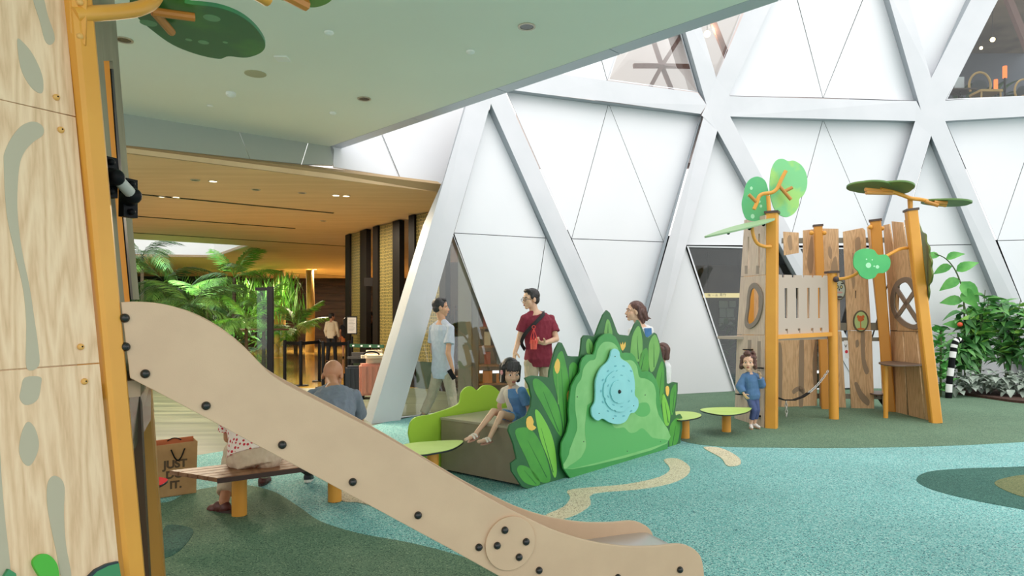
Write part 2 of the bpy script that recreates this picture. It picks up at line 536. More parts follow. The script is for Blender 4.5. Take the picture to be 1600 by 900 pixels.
reveal([(1381, -30), (1439, 172), (1427, 156), (1371, -30)])
beam([(1532, -30), (1575, -30), (1477, 157), (1455, 122)])
reveal([(1532, -30), (1455, 122), (1457, 131), (1522, -30)])
beam([(1439, 172), (1455, 122), (1477, 157), (1477, 189), (1455, 212), (1430, 189)])
beam([(1477, 157), (1600, 150), (1720, 146), (1720, 176), (1600, 182), (1477, 189)])
reveal([(1477, 189), (1600, 182), (1600, 185), (1477, 192)])
reveal([(1600, 182), (1720, 176), (1720, 179), (1600, 185)])

# solid cladding panels
facade_panel([(764, 170), (709, 364), (853, 372)])
facade_panel([(709, 364), (853, 372), (838, 470), (822, 640), (808, 640)])
facade_panel([(853, 372), (975, 640), (822, 640), (838, 470)])
facade_panel([(790, 141), (951, 162), (893, 373)])
facade_panel([(951, 162), (893, 373), (1037, 378)])
facade_panel([(951, 162), (1098, 182), (1037, 378)])
facade_panel([(893, 373), (1037, 378), (972, 622), (1003, 620), (1003, 612)] if False else [(893, 373), (1037, 378), (976, 600), (1000, 620)])
facade_panel([(1120, 206), (1070, 383), (1230, 384)])
facade_panel([(1070, 383), (1148, yb(1148)), (1006, yb(1006))])
facade_panel([(1141, 182), (1286, 187), (1232, 384)])
facade_panel([(1286, 187), (1232, 384), (1370, 384)])
facade_panel([(1286, 187), (1430, 190), (1370, 384)])
facade_panel([(1455, 212), (1405, 384), (1530, 382)])
facade_panel([(1405, 384), (1530, 382), (1618, yb(1600)), (1340, yb(1340))])
facade_panel([(1477, 189), (1610, 184), (1560, 375), (1540, 330)] if False else [(1477, 189), (1625, 182), (1558, 376)])
facade_panel([(1625, 182), (1720, 178), (1720, 372), (1558, 376)])
facade_panel([(1558, 376), (1720, 372), (1720, 606), (1650, 606)])
facade_panel([(840, 122), (880, 80), (935, 76), (949, 126)])
facade_panel([(935, 76), (949, 126), (990, 20), (960, 20)])
facade_panel([(1200, -30), (1238, -30), (1286, 153), (1139, 150)])
facade_panel([(1238, -30), (1360, -30), (1286, 153)])
facade_panel([(1360, -30), (1390, -30), (1436, 158), (1286, 153)])
facade_panel([(1400, -30), (1545, -30), (1455, 125)])

facade_panel([(1720, 178), (2000, 172), (2000, 372), (1720, 372)])
facade_panel([(1720, 372), (2000, 372), (2000, 606), (1720, 606)])
facade_panel([(1720, -80), (2000, -80), (2000, 150), (1720, 147)])
# glazed openings
def glazing(name, pts, fw=2.6, bars=()):
    r = thing(name, FS(*pts[0]), kind='structure')
    q = [tuple(map(float, p)) for p in pts]
    qi = inset(q, fw)
    n = len(q)
    for i in range(n):
        j = (i + 1) % n
        MB().prism([FS(*q[i], 0.06), FS(*q[j], 0.06), FS(*qi[j], 0.06), FS(*qi[i], 0.06)],
                   [FS(*q[i], -0.08), FS(*q[j], -0.08), FS(*qi[j], -0.08), FS(*qi[i], -0.08)]).build('window_frame', FRAME_M, r, 0)
    MB().prism([FS(x, y, 0.012) for x, y in qi], [FS(x, y, 0.0) for x, y in qi]).build('pane', GLASS_M, r, 0)
    return r
glazing('window_1', [(708, 366), (810, yb(810)), (622, yb(622))], 2.2)
glazing('window_2', [(1073, 384), (1226, 387), (1336, yb(1336)), (1148, yb(1148))], 2.4)
glazing('window_3', [(1238, 387), (1372, 387), (1322, 560)], 2.2)
glazing('window_4', [(985, 20), (1046, -10), (1091, 144), (950, 125)], 1.6)
glazing('window_5', [(1072, -30), (1178, -30), (1119, 122)], 1.6)
glazing('window_6', [(1572, -30), (1720, -30), (1720, 147), (1478, 156)], 2.0)
# dark top and back so that the rooms behind are closed
# ---------------------------------------------------------------- rooms behind the facade
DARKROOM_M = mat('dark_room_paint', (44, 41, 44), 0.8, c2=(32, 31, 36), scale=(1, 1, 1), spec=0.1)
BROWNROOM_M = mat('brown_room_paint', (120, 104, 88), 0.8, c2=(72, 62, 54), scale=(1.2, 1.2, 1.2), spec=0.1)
PINKROOM_M = mat('pale_plaster', (214, 202, 200), 0.8)
MAROON_M = mat('brown_lattice_paint', (128, 92, 84), 0.6)
def slab(name, front_px, z, back_y, th, mat_):
    f = [FS(x, 383, -0.16) for x in front_px]
    ff = [V((p.x, p.y + 0.02, z)) for p in f]
    bb = [V((p.x * 1.25, back_y, z)) for p in (f[-1], f[0])]
    loop = ff + bb
    o = MB().prism([p + V((0, 0, th)) for p in loop], loop).build(name, mat_, None, 0)
    return tag(o, kind='structure')
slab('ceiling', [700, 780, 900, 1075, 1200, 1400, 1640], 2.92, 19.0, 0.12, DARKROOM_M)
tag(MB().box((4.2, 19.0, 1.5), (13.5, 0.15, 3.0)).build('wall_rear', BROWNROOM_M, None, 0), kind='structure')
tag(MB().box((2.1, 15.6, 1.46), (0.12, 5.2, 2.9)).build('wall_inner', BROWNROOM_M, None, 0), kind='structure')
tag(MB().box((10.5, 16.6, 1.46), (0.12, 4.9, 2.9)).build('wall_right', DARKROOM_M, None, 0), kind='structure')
# upper rooms
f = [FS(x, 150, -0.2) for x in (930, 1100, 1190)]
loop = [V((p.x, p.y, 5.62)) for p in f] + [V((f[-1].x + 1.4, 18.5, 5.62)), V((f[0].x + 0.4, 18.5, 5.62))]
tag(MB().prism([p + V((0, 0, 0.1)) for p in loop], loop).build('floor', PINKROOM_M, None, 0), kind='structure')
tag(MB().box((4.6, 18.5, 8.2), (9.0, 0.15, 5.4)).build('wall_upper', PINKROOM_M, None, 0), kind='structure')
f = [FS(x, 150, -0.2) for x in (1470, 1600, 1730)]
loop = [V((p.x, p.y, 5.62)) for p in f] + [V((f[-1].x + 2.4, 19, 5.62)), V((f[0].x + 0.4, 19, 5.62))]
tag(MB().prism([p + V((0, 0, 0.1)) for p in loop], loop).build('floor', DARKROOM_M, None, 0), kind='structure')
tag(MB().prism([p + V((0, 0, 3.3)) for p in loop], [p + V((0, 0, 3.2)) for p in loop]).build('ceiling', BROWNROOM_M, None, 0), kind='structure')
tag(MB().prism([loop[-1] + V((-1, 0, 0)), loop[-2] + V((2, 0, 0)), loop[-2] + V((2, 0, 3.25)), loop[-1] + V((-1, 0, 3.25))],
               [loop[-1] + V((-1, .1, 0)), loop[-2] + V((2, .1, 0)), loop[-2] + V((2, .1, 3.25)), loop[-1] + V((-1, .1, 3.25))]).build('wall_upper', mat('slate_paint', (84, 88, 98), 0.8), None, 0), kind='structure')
def lattice(name, bars, dY, w, label):
    r = thing(name, FS(*bars[0][0], -dY), label, 'lattice')
    for a, b in bars:
        MB().bar(FS(*a, -dY), FS(*b, -dY), w, w * 0.8, up=(0, 1, 0)).build('bar', MAROON_M, r, 0)
lattice('steel_lattice', [((1034, 103), (1014, 44)), ((1034, 103), (1064, 56)), ((1034, 103), (990, 103)), ((1034, 103), (1088, 104)), ((1034, 103), (1015, 138)), ((1034, 103), (1050, 142))], 1.0, 0.085,
        'brown six-spoke steel lattice behind the upper window next to the soffit edge')
lattice('steel_lattice', [((1106, 14), (1142, 104)), ((1100, 12), (1175, 11)), ((1106, 14), (1086, 40))], 0.8, 0.11,
        'brown steel lattice behind the narrow upper window with a glowing lamp')
lattice('steel_lattice', [((1568, -20), (1612, 90)), ((1560, -22), (1640, -20))], 0.8, 0.13,
        'brown diagonal steel bar behind the top right restaurant window')
LAMP_M = mat_emit('warm_lamp_glow', (255, 225, 160), 7)
def glow(name, px, py, dY, r, label, pw=0.0):
    p = FS(px, py, -dY)
    o = MB().ball(p, r).build(name, LAMP_M)
    tag(recenter(o), label, 'lamp')
    MB().tube([p + V((0, 0, r * .9)), V((p.x, p.y, 8.85))], 0.006, 6).build('cord', BLACK_M, o)
    if pw:
        l = bpy.data.lights.new('lamp_light', 'POINT'); l.energy = pw; l.color = (1, 0.8, 0.55); l.shadow_soft_size = 0.1
        lo = bpy.data.objects.new('lamp_light', l); COL.objects.link(lo); lo.location = p + V((0, -0.25, 0))
glow('globe_lamp', 1105, 53, 1.0, 0.07, 'small glowing globe lamp behind the narrow upper window', 20)
glow('globe_lamp', 1551, 62, 1.6, 0.05, 'bright ceiling lamp higher up in the top right window', 30)
glow('globe_lamp', 1533, 75, 1.8, 0.035, 'dim small ceiling lamp lower left in the top right window')
# restaurant things in the top right window
zf = 5.72
RATTAN_M = mat('rattan', (206, 164, 96), 0.5)
def at_px(px, py, dY): return FS(px, py, -dY)
def rattan_chair(px, dY, k, label, group=None):
    c = at_px(px, 150, dY); c = V((c.x, c.y, zf))
    r = thing('rattan_chair', c, label, 'chair', group)
    s = k
    MB().tube([c + V((0.2 * s * math.cos(a), 0, 0.62 * s + 0.24 * s * math.sin(a))) for a in [math.pi * i / 14 - 0.6 for i in range(0, 20)]], 0.02 * s, 8).build('back_hoop', RATTAN_M, r)
    MB().ball(c + V((0, 0.01, 0.6 * s)), (0.15 * s, 0.02, 0.13 * s)).build('back_pad', mat('dark_cushion', (60, 66, 72), 0.8), r)
    MB().box(c + V((0, -0.18, 0.42 * s)), (0.4 * s, 0.38, 0.05)).build('seat', RATTAN_M, r)
    for sx in (-1, 1):
        for sy in (-0.34, 0.0):
            MB().tube([c + V((0.17 * s * sx, sy, 0.4 * s)), c + V((0.19 * s * sx, sy, 0.0))], 0.018, 8).build('leg', RATTAN_M, r)
rattan_chair(1531, 0.7, 1.15, 'round-backed rattan chair standing behind the top right window')
rattan_chair(1600, 0.9, 1.0, 'rattan chair cut by the right frame edge in the upper window')
for px, py, r_, dY, lab in ((1570, 112, 0.045, 1.4, 'tall orange glowing candle lantern behind the restaurant window'), (1556, 133, 0.04, 1.1, 'short orange candle lantern next to the rattan chair')):
    c = at_px(px, py, dY)
    t = thing('candle_lantern', (c.x, c.y, zf), lab, 'lantern')
    MB().cone((c.x, c.y, zf), (c.x, c.y, c.z - 0.1), 0.03, 0.02).build('stand', DARKMETAL_M, t)
    MB().tube([(c.x, c.y, c.z - 0.14), (c.x, c.y, c.z + 0.12)], r_, 10).build('flame_glass', mat_emit('candle_glow', (255, 120, 60), 2.0), t)
o = MB().box(at_px(1499, 131, 0.8), (0.2, 0.02, 0.3)).build('menu_card', mat('white_card', (232, 234, 238), 0.6))
tag(o, 'white menu card standing left of the rattan chair upstairs', 'card')

c = at_px(1499, 131, 0.8)
t = thing('side_table', (c.x, c.y, 5.72), 'small dark table under the white menu card upstairs', 'table')
MB().box((c.x, c.y, c.z - 0.17), (0.5, 0.4, 0.03)).build('tabletop', mat('dark_table', (70, 56, 46), 0.5), t, 0)
MB().tube([(c.x, c.y, 5.72), (c.x, c.y, c.z - 0.185)], 0.03, 10).build('leg', DARKMETAL_M, t)
# ---------------------------------------------------------------- soffit over the playground
ZS = 4.2
sC, sL, sR = HZ(515, 229, ZS), HZ(195, 178, ZS), HZ(1165, 2, ZS)
dl = (sL - sC).normalized(); dr = (sR - sC).normalized()
eL = sC + dl * 13.0; eR = sC + dr * 10.2
poly = [sC, eR, V((eR.x, -1.5, ZS)), V((eL.x, -1.5, ZS)), eL]
tag(MB().prism([p + V((0, 0, 0.35)) for p in poly], poly).build('ceiling', SOFFIT_M, None, 0), kind='structure')
nr = V((dr.y, -dr.x, 0)); nr = nr if nr.y > 0 else -nr
tr = thing('trim_1', sC, kind='structure')
cuts = [0.0, 0.12, 2.2, 3.9, 5.6, 7.3, 10.2]
for a, b in zip(cuts, cuts[1:]):
    p, q = sC + dr * (a + 0.006), sC + dr * (b - 0.006)
    up = V((0, 0, 0.34))
    MB().prism([p + nr * 0.005, q + nr * 0.005, q + nr * 0.2, p + nr * 0.2], [x + up for x in (p + nr * 0.005, q + nr * 0.005, q + nr * 0.2, p + nr * 0.2)]).build('edge_panel', mat('edge_metal', (186, 190, 200), 0.4, metal=0.2), tr, 0)
FP = Plane(sL, sC, up=sL - HZ(195, 226, 3.74))
tr2 = thing('trim_2', sL, kind='structure')
for q in ([(60, 153), (372, 202.6), (390, 248), (60, 212)], [(373, 202.8), (482, 219.8), (471, 256), (391, 248.2)], [(483, 220), (515, 225), (522, 234), (520, 258), (472, 256.5)]):
    pshape('fascia_panel', FP, [q], 0.03, FASCIA_M, tr2)
for q in ([(516, 229), (560, 190), (594, 205), (623, 277), (521, 261.5)], [(595, 204), (640, 130), (745, 112), (738, 140), (694, 289), (625, 277.5)]):
    pshape('cladding_panel', FP, [inset(q, 0.5)], 0.03, PANEL_M, wall)
    pshape('backing_sheet', FP, [q], 0.02, JOINT_M, wall, off=-0.04)
# lobby edge strip
tr3 = thing('trim_3', HZ(195, 226, 3.7), kind='structure')
a0, a1 = HZ(60, 211, 3.72), HZ(690, 288, 3.72)
b0, b1 = HZ(60, 223, 3.6), HZ(684, 300, 3.6)
MB().prism([a0, a1, b1, b0], [p + V((-0.1, 0.25, 0.1)) for p in (a0, a1, b1, b0)]).build('edge_strip', mat('veneer_edge', (176, 148, 106), 0.7), tr3, 0)

# ---------------------------------------------------------------- lobby
ZL = 3.6
hole = [HZ(180, 372, ZL), HZ(386, 384, ZL), HZ(334, 402, ZL), HZ(100, 399, ZL), HZ(0, 371, ZL)]
lc = [V((-17, 2.3, ZL)), HZ(195, 240, ZL), HZ(684, 300, ZL), V((-0.9, 12.5, ZL)), V((0.5, 37, ZL)), V((-30, 37, ZL)), V((-30, 2.3, ZL))]
shp = shape('ceiling', [[tuple(p.xy) for p in lc], [tuple(p.xy) for p in hole]], 0.08, M4.Translation((0, 0, ZL + 0.08)), LOBBYC_M)
tag(shp, kind='structure')
WHITEWALL_M = mat('skylight_white', (238, 240, 242), 0.7)
sh = thing('window_7', hole[2], kind='structure')
for i in range(len(hole)):
    a, b = hole[i], hole[(i + 1) % len(hole)]
    d = V(((b - a).y, -(b - a).x, 0)).normalized() * 0.05
    MB().prism([a, b, b + V((0, 0, 1.5)), a + V((0, 0, 1.5))], [a + d, b + d, b + d + V((0, 0, 1.5)), a + d + V((0, 0, 1.5))]).build('shaft_wall', WHITEWALL_M, sh, 0)
slots = thing('trim_4', HZ(300, 311, ZL), kind='structure')
for (a, b, w) in (((150, 297), (521, 333), 0.07), ((150, 333), (461, 357), 0.07), ((150, 360), (560, 386), 0.06), ((330, 420), (548, 432), 0.05)):
    p, q = HZ(*a, ZL - 0.004), HZ(*b, ZL - 0.004)
    MB().bar(p, q, w, 0.012).build('ceiling_slot', BLACK_M, slots, 0)
DL_M = mat_emit('downlight_glow', (255, 236, 200), 5)
RING_M = mat('downlight_ring', (190, 180, 160), 0.3, metal=0.5)
def downlight(px, py, z, r, on, label, group, pw=0):
    c = HZ(px, py, z)
    t = thing('downlight', c, label, 'ceiling light', group)
    ring = [(c.x + r * math.cos(a), c.y + r * math.sin(a)) for a in [2 * math.pi * k / 20 for k in range(20)]]
    rin = [(c.x + r * .78 * math.cos(a), c.y + r * .78 * math.sin(a)) for a in [2 * math.pi * k / 20 for k in range(20)]]
    shape('trim_ring', [ring, rin], 0.01, M4.Translation((0, 0, z)), RING_M, t)
    MB().tube([(c.x, c.y, z - 0.002), (c.x, c.y, z - 0.006)], r * 0.78, 16).build('lens', DL_M if on else mat('dark_reflector', (96, 98, 96), 0.25, metal=0.6), t)
    if pw:
        l = bpy.data.lights.new('downlight_lamp', 'AREA'); l.energy = pw; l.size = 0.5; l.color = (1, 0.84, 0.62)
        lo = bpy.data.objects.new('downlight_lamp', l); COL.objects.link(lo); lo.location = c + V((0, 0, -0.05))
for px, py, on, pw, lab in ((305, 281, 0, 0, 'unlit downlight on the tan ceiling, left of a lit one near its front edge'), (333, 283, 1, 190, 'lit downlight nearest the front edge of the tan lobby ceiling'),
        (525, 305, 1, 190, 'left lit downlight of the pair near the white slanted beam'), (541, 306, 1, 0, 'right downlight of the pair near the white slanted beam'),
        (253, 307, 1, 190, 'left lit lamp set in the long dark ceiling slot'), (275, 308, 1, 110, 'right lit lamp set in the long dark ceiling slot'),
        (492, 421, 1, 400, 'tiny bright downlight far back over the dark timber wall'), (437, 424, 1, 500, 'small bright downlight far back over the planted garden edge'), (505, 345, 0, 120, 'flush round fitting above the first gold screen'), (472, 301, 0, 0, 'small unlit fitting in mid tan ceiling'), (400, 296, 0, 0, 'flush dark fitting between lit downlights on the tan ceiling')):
    downlight(px, py, ZL, 0.075 if py < 400 else 0.12, on, lab, None, pw)
for px, py, r, lab in ((823, 41, 0.085, 'round recessed reflector downlight near the right edge of the pale soffit'), (569, 154, 0.085, 'recessed downlight low on the pale soffit above the lobby edge'), (194, 62, 0.085, 'recessed downlight of the pale soffit next to the big tower')):
    downlight(px, py, ZS, r, 0, lab, None)
WHITEPL_M = mat('white_plastic', (226, 228, 222), 0.4)
def ceiling_dot(name, px, py, r, h, label, cat, m=WHITEPL_M, sq=False):
    c = HZ(px, py, ZS)
    if sq:
        o = MB().box(c - V((0, 0, h / 2)), (r * 2, r * 2, h)).build(name, m)
    else:
        o = MB().loft([[c + V((k * r * math.cos(a), k * r * math.sin(a), -z)) for a in [2 * math.pi * i / 16 for i in range(16)]] for k, z in ((1, 0), (1, h * .5), (.7, h * .8), (.3, h))]).build(name, m)
    tag(recenter(o), label, cat)
ceiling_dot('smoke_detector', 361, 145, 0.06, 0.06, 'white round smoke detector on the pale soffit', 'detector')
ceiling_dot('ceiling_sensor', 441, 91, 0.07, 0.012, 'small square sensor plate on the soffit near the green canopy', 'sensor', sq=True)
ceiling_dot('ceiling_speaker', 399, 115, 0.12, 0.012, 'round beige speaker grille under the soffit below the green canopy', 'speaker', mat('beige_grille', (176, 172, 140), 0.7))
ceiling_dot('sprinkler', 735, 80, 0.045, 0.03, 'small sprinkler on the soffit nearest its right edge', 'sprinkler')
ceiling_dot('sprinkler', 514, 50, 0.045, 0.03, 'small white sprinkler high on the soffit', 'sprinkler')
ceiling_dot('sprinkler', 520, 176, 0.045, 0.03, 'small sprinkler low on the soffit near the lobby corner', 'sprinkler')
ceiling_dot('sprinkler', 328, 165, 0.04, 0.02, 'small flat sprinkler left of the smoke detector below', 'sprinkler')

# back walls of the lobby
TIMBER_M = mat('dark_timber_wall', (60, 44, 34), 0.5, c2=(40, 30, 24), scale=(0.8, 1, 6), spec=0.1)
bw = MB().box((-9.0, 36.2, 1.8), (11, 0.2, 3.7)).build('wall_lobby', TIMBER_M, None, 0)
tag(bw, kind='structure')
for k in range(9):
    MB().box((-9.0, 36.06, 0.2 + k * 0.4), (10.9, 0.06, 0.385)).build('wall_board', TIMBER_M, bw, 0)
tag(MB().box((-21, 34.5, 1.8), (15, 0.2, 3.7)).build('wall_garden', mat('garden_wall_green', (34, 52, 30), 0.9, c2=(20, 34, 20), scale=(2, 2, 2)), None, 0), kind='structure')
tag(MB().box((-29.5, 20, 1.8), (0.2, 33, 3.7)).build('wall_left', mat('garden_wall_green', (34, 52, 30)), None, 0), kind='structure')
tag(MB().box((-1.0, 27.9, 1.8), (0.15, 17, 3.6)).build('wall_screen', TIMBER_M, None, 0), kind='structure')

# perforated screens and their posts
def mat_screen():
    m = bpy.data.materials.new('perforated_gold_screen'); m.use_nodes = True
    nt = m.node_tree; N = nt.nodes; L = nt.links
    b = N['Principled BSDF']; b.inputs['Metallic'].default_value = 0.35; b.inputs['Roughness'].default_value = 0.35
    tc = N.new('ShaderNodeTexCoord'); mp = N.new('ShaderNodeMapping'); mp.inputs['Scale'].default_value = (14, 14, 14)
    v = N.new('ShaderNodeTexVoronoi'); v.feature = 'DISTANCE_TO_EDGE'; v.inputs['Scale'].default_value = 1; v.inputs['Randomness'].default_value = 0.35
    L.new(tc.outputs['Object'], mp.inputs[0]); L.new(mp.outputs[0], v.inputs['Vector'])
    r = N.new('ShaderNodeValToRGB'); e = r.color_ramp.elements
    e[0].position = 0.06; e[0].color = lin((168, 148, 90)); e[1].position = 0.14; e[1].color = lin((100, 94, 58))
    L.new(v.outputs['Distance'], r.inputs[0]); L.new(r.outputs[0], b.inputs['Base Color'])
    return m
SCREEN_M = mat_screen()
def screen(xa, xb, xc, xd, ytop, ybot, Ya, Yb, label):
    # post from xa to xb, perforated sheet xb..xc, post xc..xd
    A = P(xa, 500, Ya); D = P(xd, 500, Yb)
    pl = Plane((A.x, A.y, 0), (D.x, D.y, 0))
    t = thing('perforated_screen', ((A.x + D.x) / 2, (A.y + D.y) / 2, 0), label, 'screen')
    def col(x0, x1, name, m, th, z0=0.0, z1=ZL - 0.02):
        u0, u1 = pl.uv(x0, 500)[0], pl.uv(x1, 500)[0]
        shape(name, [[(u0, z0), (u1, z0), (u1, z1), (u0, z1)]], th, pl.mat(th / 2), m, t)
    col(xa, xb, 'post', DARKMETAL_M, 0.12)
    col(xc, xd, 'post', DARKMETAL_M, 0.12)
    col(xb, xc, 'perforated_sheet', SCREEN_M, 0.02, 0.55)
    col(xb, xc, 'kick_panel', mat('dark_green_panel', (44, 62, 54), 0.3), 0.03, 0.0, 0.545)
screen(543, 550, 566, 576, 0, 0, 17.6, 16.4, 'narrow perforated gold screen between black posts, farthest of the row')
screen(586, 594, 617, 628, 0, 0, 16.0, 14.9, 'wider perforated gold screen between black posts, middle of the row')
screen(642, 651, 690, 700, 0, 0, 14.3, 13.4, 'perforated gold screen half hidden behind the white slanted beam')
dA, dB = P(574, 500, 16.3), P(588, 500, 16.0)
tag(MB().box(((dA.x + dB.x) / 2, 16.2, 2.3), (0.36, 0.12, 0.2)).build('trim_5', DARKMETAL_M, None, 0), kind='structure')

# glass balustrade and black door post
gp = HZ(418, 606)
t = thing('door_post', (gp.x, gp.y, 0), 'thick black upright post of the glass door at the garden edge', 'post')
MB().box((gp.x + 0.06, gp.y, 1.045), (0.11, 0.1, 2.09)).build('upright', BLACK_M, t, 0)
gy = gp.y
MB().box((gp.x - 0.12, gy + 0.02, 2.04), (0.26, 0.06, 0.06)).build('head_bar', BLACK_M, t, 0)
MB().box((gp.x - 0.11, gy + 0.03, 1.005), (0.24, 0.012, 2.0)).build('pane', mat_glass('door_glass', (0.8, 0.93, 0.88), 1.0), t, 0)
t = thing('glass_balustrade', (-9.5, 25.5, 0), 'glass balustrade with a brown handrail in front of the planted garden', 'railing')
RAIL_M = mat('brown_rail', (110, 74, 50), 0.4)
MB().tube([(-19, 25.6, 1.05), (-8.3, 25.4, 1.05)], 0.035, 8).build('handrail', RAIL_M, t)
gg = mat_glass('balustrade_glass', (0.82, 0.93, 0.86), 0.8)
for k in range(6):
    x0 = -19 + k * 1.78
    MB().box((x0 + 0.88, 25.55 - k * 0.033, 0.52), (1.72, 0.02, 0.98)).build('pane', gg, t, 0)

# queue barrier
t = thing('queue_barrier', HZ(490, 600), 'black belt queue barrier in front of the amber lobby floor', 'barrier')
prev = None
for px, py in ((445, 600), (470, 603), (499, 596), (505, 606), (545, 603)):
    c = HZ(px, py)
    tb = MB().tube([c, c + V((0, 0, 0.96))], 0.035, 10).build('post', BLACK_M, t)
    MB().tube([c + V((0, 0, 0.005)), c + V((0, 0, 0.02))], 0.16, 16).build('base', BLACK_M, t)
    if prev is not None:
        MB().bar(prev + V((0, 0, 0.9)), c + V((0, 0, 0.9)), 0.012, 0.07).build('belt', BLACK_M, t, 0)
    prev = c
c = HZ(600, 607)
MB().bar(prev + V((0, 0, 0.86)), c + V((0, 0, 0.86)), 0.012, 0.07).build('belt', mat('green_belt', (24, 66, 46), 0.5), t, 0)
for k in range(4):
    p = prev.lerp(c, 0.15 + k * 0.24) + V((0, -0.01, 0.86))
    MB().box(p, (0.06, 0.004, 0.03)).build('belt_print', WHITEPL_M, t, 0)
# notice stand
c = HZ(550, 590)
t = thing('notice_stand', c, 'black notice stand holding a grey printed sheet before the gold screen', 'sign')
MB().tube([c, c + V((0, 0, 1.0))], 0.03, 10).build('pole', BLACK_M, t)
MB().tube([c, c + V((0, 0, 0.02))], 0.15, 16).build('base', BLACK_M, t)
MB().box(c + V((0, 0, 1.27)), (0.25, 0.03, 0.44)).build('board', BLACK_M, t, 0)
MB().box(c + V((0, -0.018, 1.27)), (0.21, 0.006, 0.38)).build('sheet', mat('grey_sheet', (150, 150, 152), 0.6), t, 0)
mb = MB()
for k in range(9):
    mb.box(c + V((-0.01 * (k % 3), -0.022, 1.42 - k * 0.035)), (0.16 - 0.02 * (k % 3), 0.002, 0.008))
mb.build('print_lines', mat('print_ink', (90, 90, 94), 0.7), t, 0)
# suitcases and the bag on top
def suitcase(px, py, w, d, h, m, label, z0=0.0, rz=0.35):
    c = HZ(px, py)
    t = thing('suitcase', c, label, 'suitcase')
    R = M4.Rotation(rz, 3, 'Z')
    b = MB().box(c + V((0, 0, h / 2 + 0.06)), (w, d, h), R)
    bmesh.ops.bevel(b.b, geom=b.b.edges[:], offset=0.035, segments=2, affect='EDGES')
    b.build('shell', m, t)
    for k in (-0.3, -0.1, 0.1, 0.3):
        MB().box(c + R @ V((k * w, -d / 2 - 0.004, 0)) + V((0, 0, h / 2 + 0.06)), (0.03, 0.012, h * 0.86), R).build('rib', m, t, 0)
    MB().box(c + R @ V((-w / 2 - 0.004, 0, 0)) + V((0, 0, h / 2 + 0.06)), (0.012, 0.02, h * 0.9), R).build('zip', BLACK_M, t, 0)
    MB().box(c + R @ V((-w / 2 - 0.02, 0.06, 0)) + V((0, 0, h / 2 + 0.06)), (0.03, 0.03, 0.24), R).build('side_handle', BLACK_M, t, 0)
    for sx in (-1, 1):
        for sy in (-1, 1):
            MB().tube([c + R @ V((sx * w * .38 - 0.012, sy * d * .35, 0.03)), c + R @ V((sx * w * .38 + 0.012, sy * d * .35, 0.03))], 0.03, 10).build('wheel', BLACK_M, t)
    return c
c = suitcase(583, 622, 0.50, 0.3, 0.56, mat('rose_shell', (190, 130, 112), 0.35), 'pink hard-shell suitcase with a beige bag on top', rz=0.3)
tb = thing('travel_bag', c + V((0.02, 0, 0.625)), 'beige soft travel bag lying on the pink suitcase', 'bag')
b = MB().box(c + V((0.02, 0, 0.63 + 0.115)), (0.46, 0.28, 0.23), M4.Rotation(0.3, 3, 'Z'))
bmesh.ops.bevel(b.b, geom=b.b.edges[:], offset=0.09, segments=3, affect='EDGES')
b.build('body', mat('beige_canvas', (212, 196, 172), 0.8, bump=0.2, bscale=30), tb)
MB().tube([c + V((0.0 + 0.14 * math.cos(a), -0.15, 0.78 + 0.06 * math.sin(a))) for a in [math.pi * k / 8 for k in range(9)]], 0.014, 8).build('handle', BLACK_M, tb)
suitcase(556, 622, 0.36, 0.26, 0.52, mat('navy_shell', (36, 42, 52), 0.4), 'dark navy suitcase left of the pink one', rz=0.2)
c = HZ(561, 616)
b = MB().box(c + V((0, 0, 0.69)), (0.42, 0.26, 0.2)); bmesh.ops.bevel(b.b, geom=b.b.edges[:], offset=0.08, segments=2, affect='EDGES')
o = b.build('duffel_bag', mat('charcoal_canvas', (48, 46, 46), 0.8)); o['label'] = 'dark duffel bag lying on the navy suitcase'; o['category'] = 'bag'
# lit sign and picture tiles inside the dark room
y = 15.2
p0, p1 = P(1103, 462, y), P(1160, 461, y)
t = thing('light_sign', (p0 + p1) / 2 + V((0, 0, -0.1)), 'long yellow lit sign with dark characters inside the dark window', 'sign')
MB().box((p0 + p1) / 2 + V((0, 0.04, 0)), ((p1 - p0).x + 0.1, 0.06, 0.098)).build('light_box', mat_emit('sign_glow', (250, 226, 160), 0.95), t, 0)
SM = M4.Rotation(math.pi / 2, 4, 'X')
INK_M = mat('sign_ink', (70, 52, 36), 0.7)
text('lettering', '\u5473', 0.07, M4.Translation(P(1108, 461.5, y - 0.0)) @ SM, INK_M, t)
text('lettering', '\u4e00 \u54c1', 0.055, M4.Translation(P(1117, 461.5, y - 0.0)) @ SM, INK_M, t)
text('lettering', '\u7adf\u7af9', 0.075, M4.Translation(P(1129.5, 461, y - 0.0)) @ SM, INK_M, t)
TILE_M = mat('sage_tile', (122, 132, 116), 0.4, c2=(106, 118, 102), scale=(3, 3, 3))
bs = thing('menu_stand', (P(1135, 490, y + 0.36).x, y + 0.4, 0), 'dark upright stand with rows of sage green boards under the lit yellow sign', 'stand')
MB().box((P(1135, 490, y + 0.36).x, y + 0.42, 0.95), (0.75, 0.05, 1.9)).build('back_panel', mat('board_stand_dark', (50, 56, 48), 0.7), bs, 0)
for x0, y0, x1, y1 in ((1123, 470, 1137, 481), (1139, 470, 1149, 480), (1124, 482, 1134, 496), (1135, 482, 1146, 496), (1123, 497, 1134, 510), (1135, 497, 1147, 510)):
    a, b = P(x0, y0, y + 0.36), P(x1, y1, y + 0.36)
    MB().box((a + b) / 2, (b.x - a.x, 0.05, a.z - b.z)).build('menu_board', TILE_M, bs, 0)
for sx in (-.35, .35):
    q = (p0 + p1) / 2 + V((sx, 0.04, 0))
    MB().tube([q, V((q.x, q.y, 2.92))], 0.008, 6).build('hanger', BLACK_M, t)
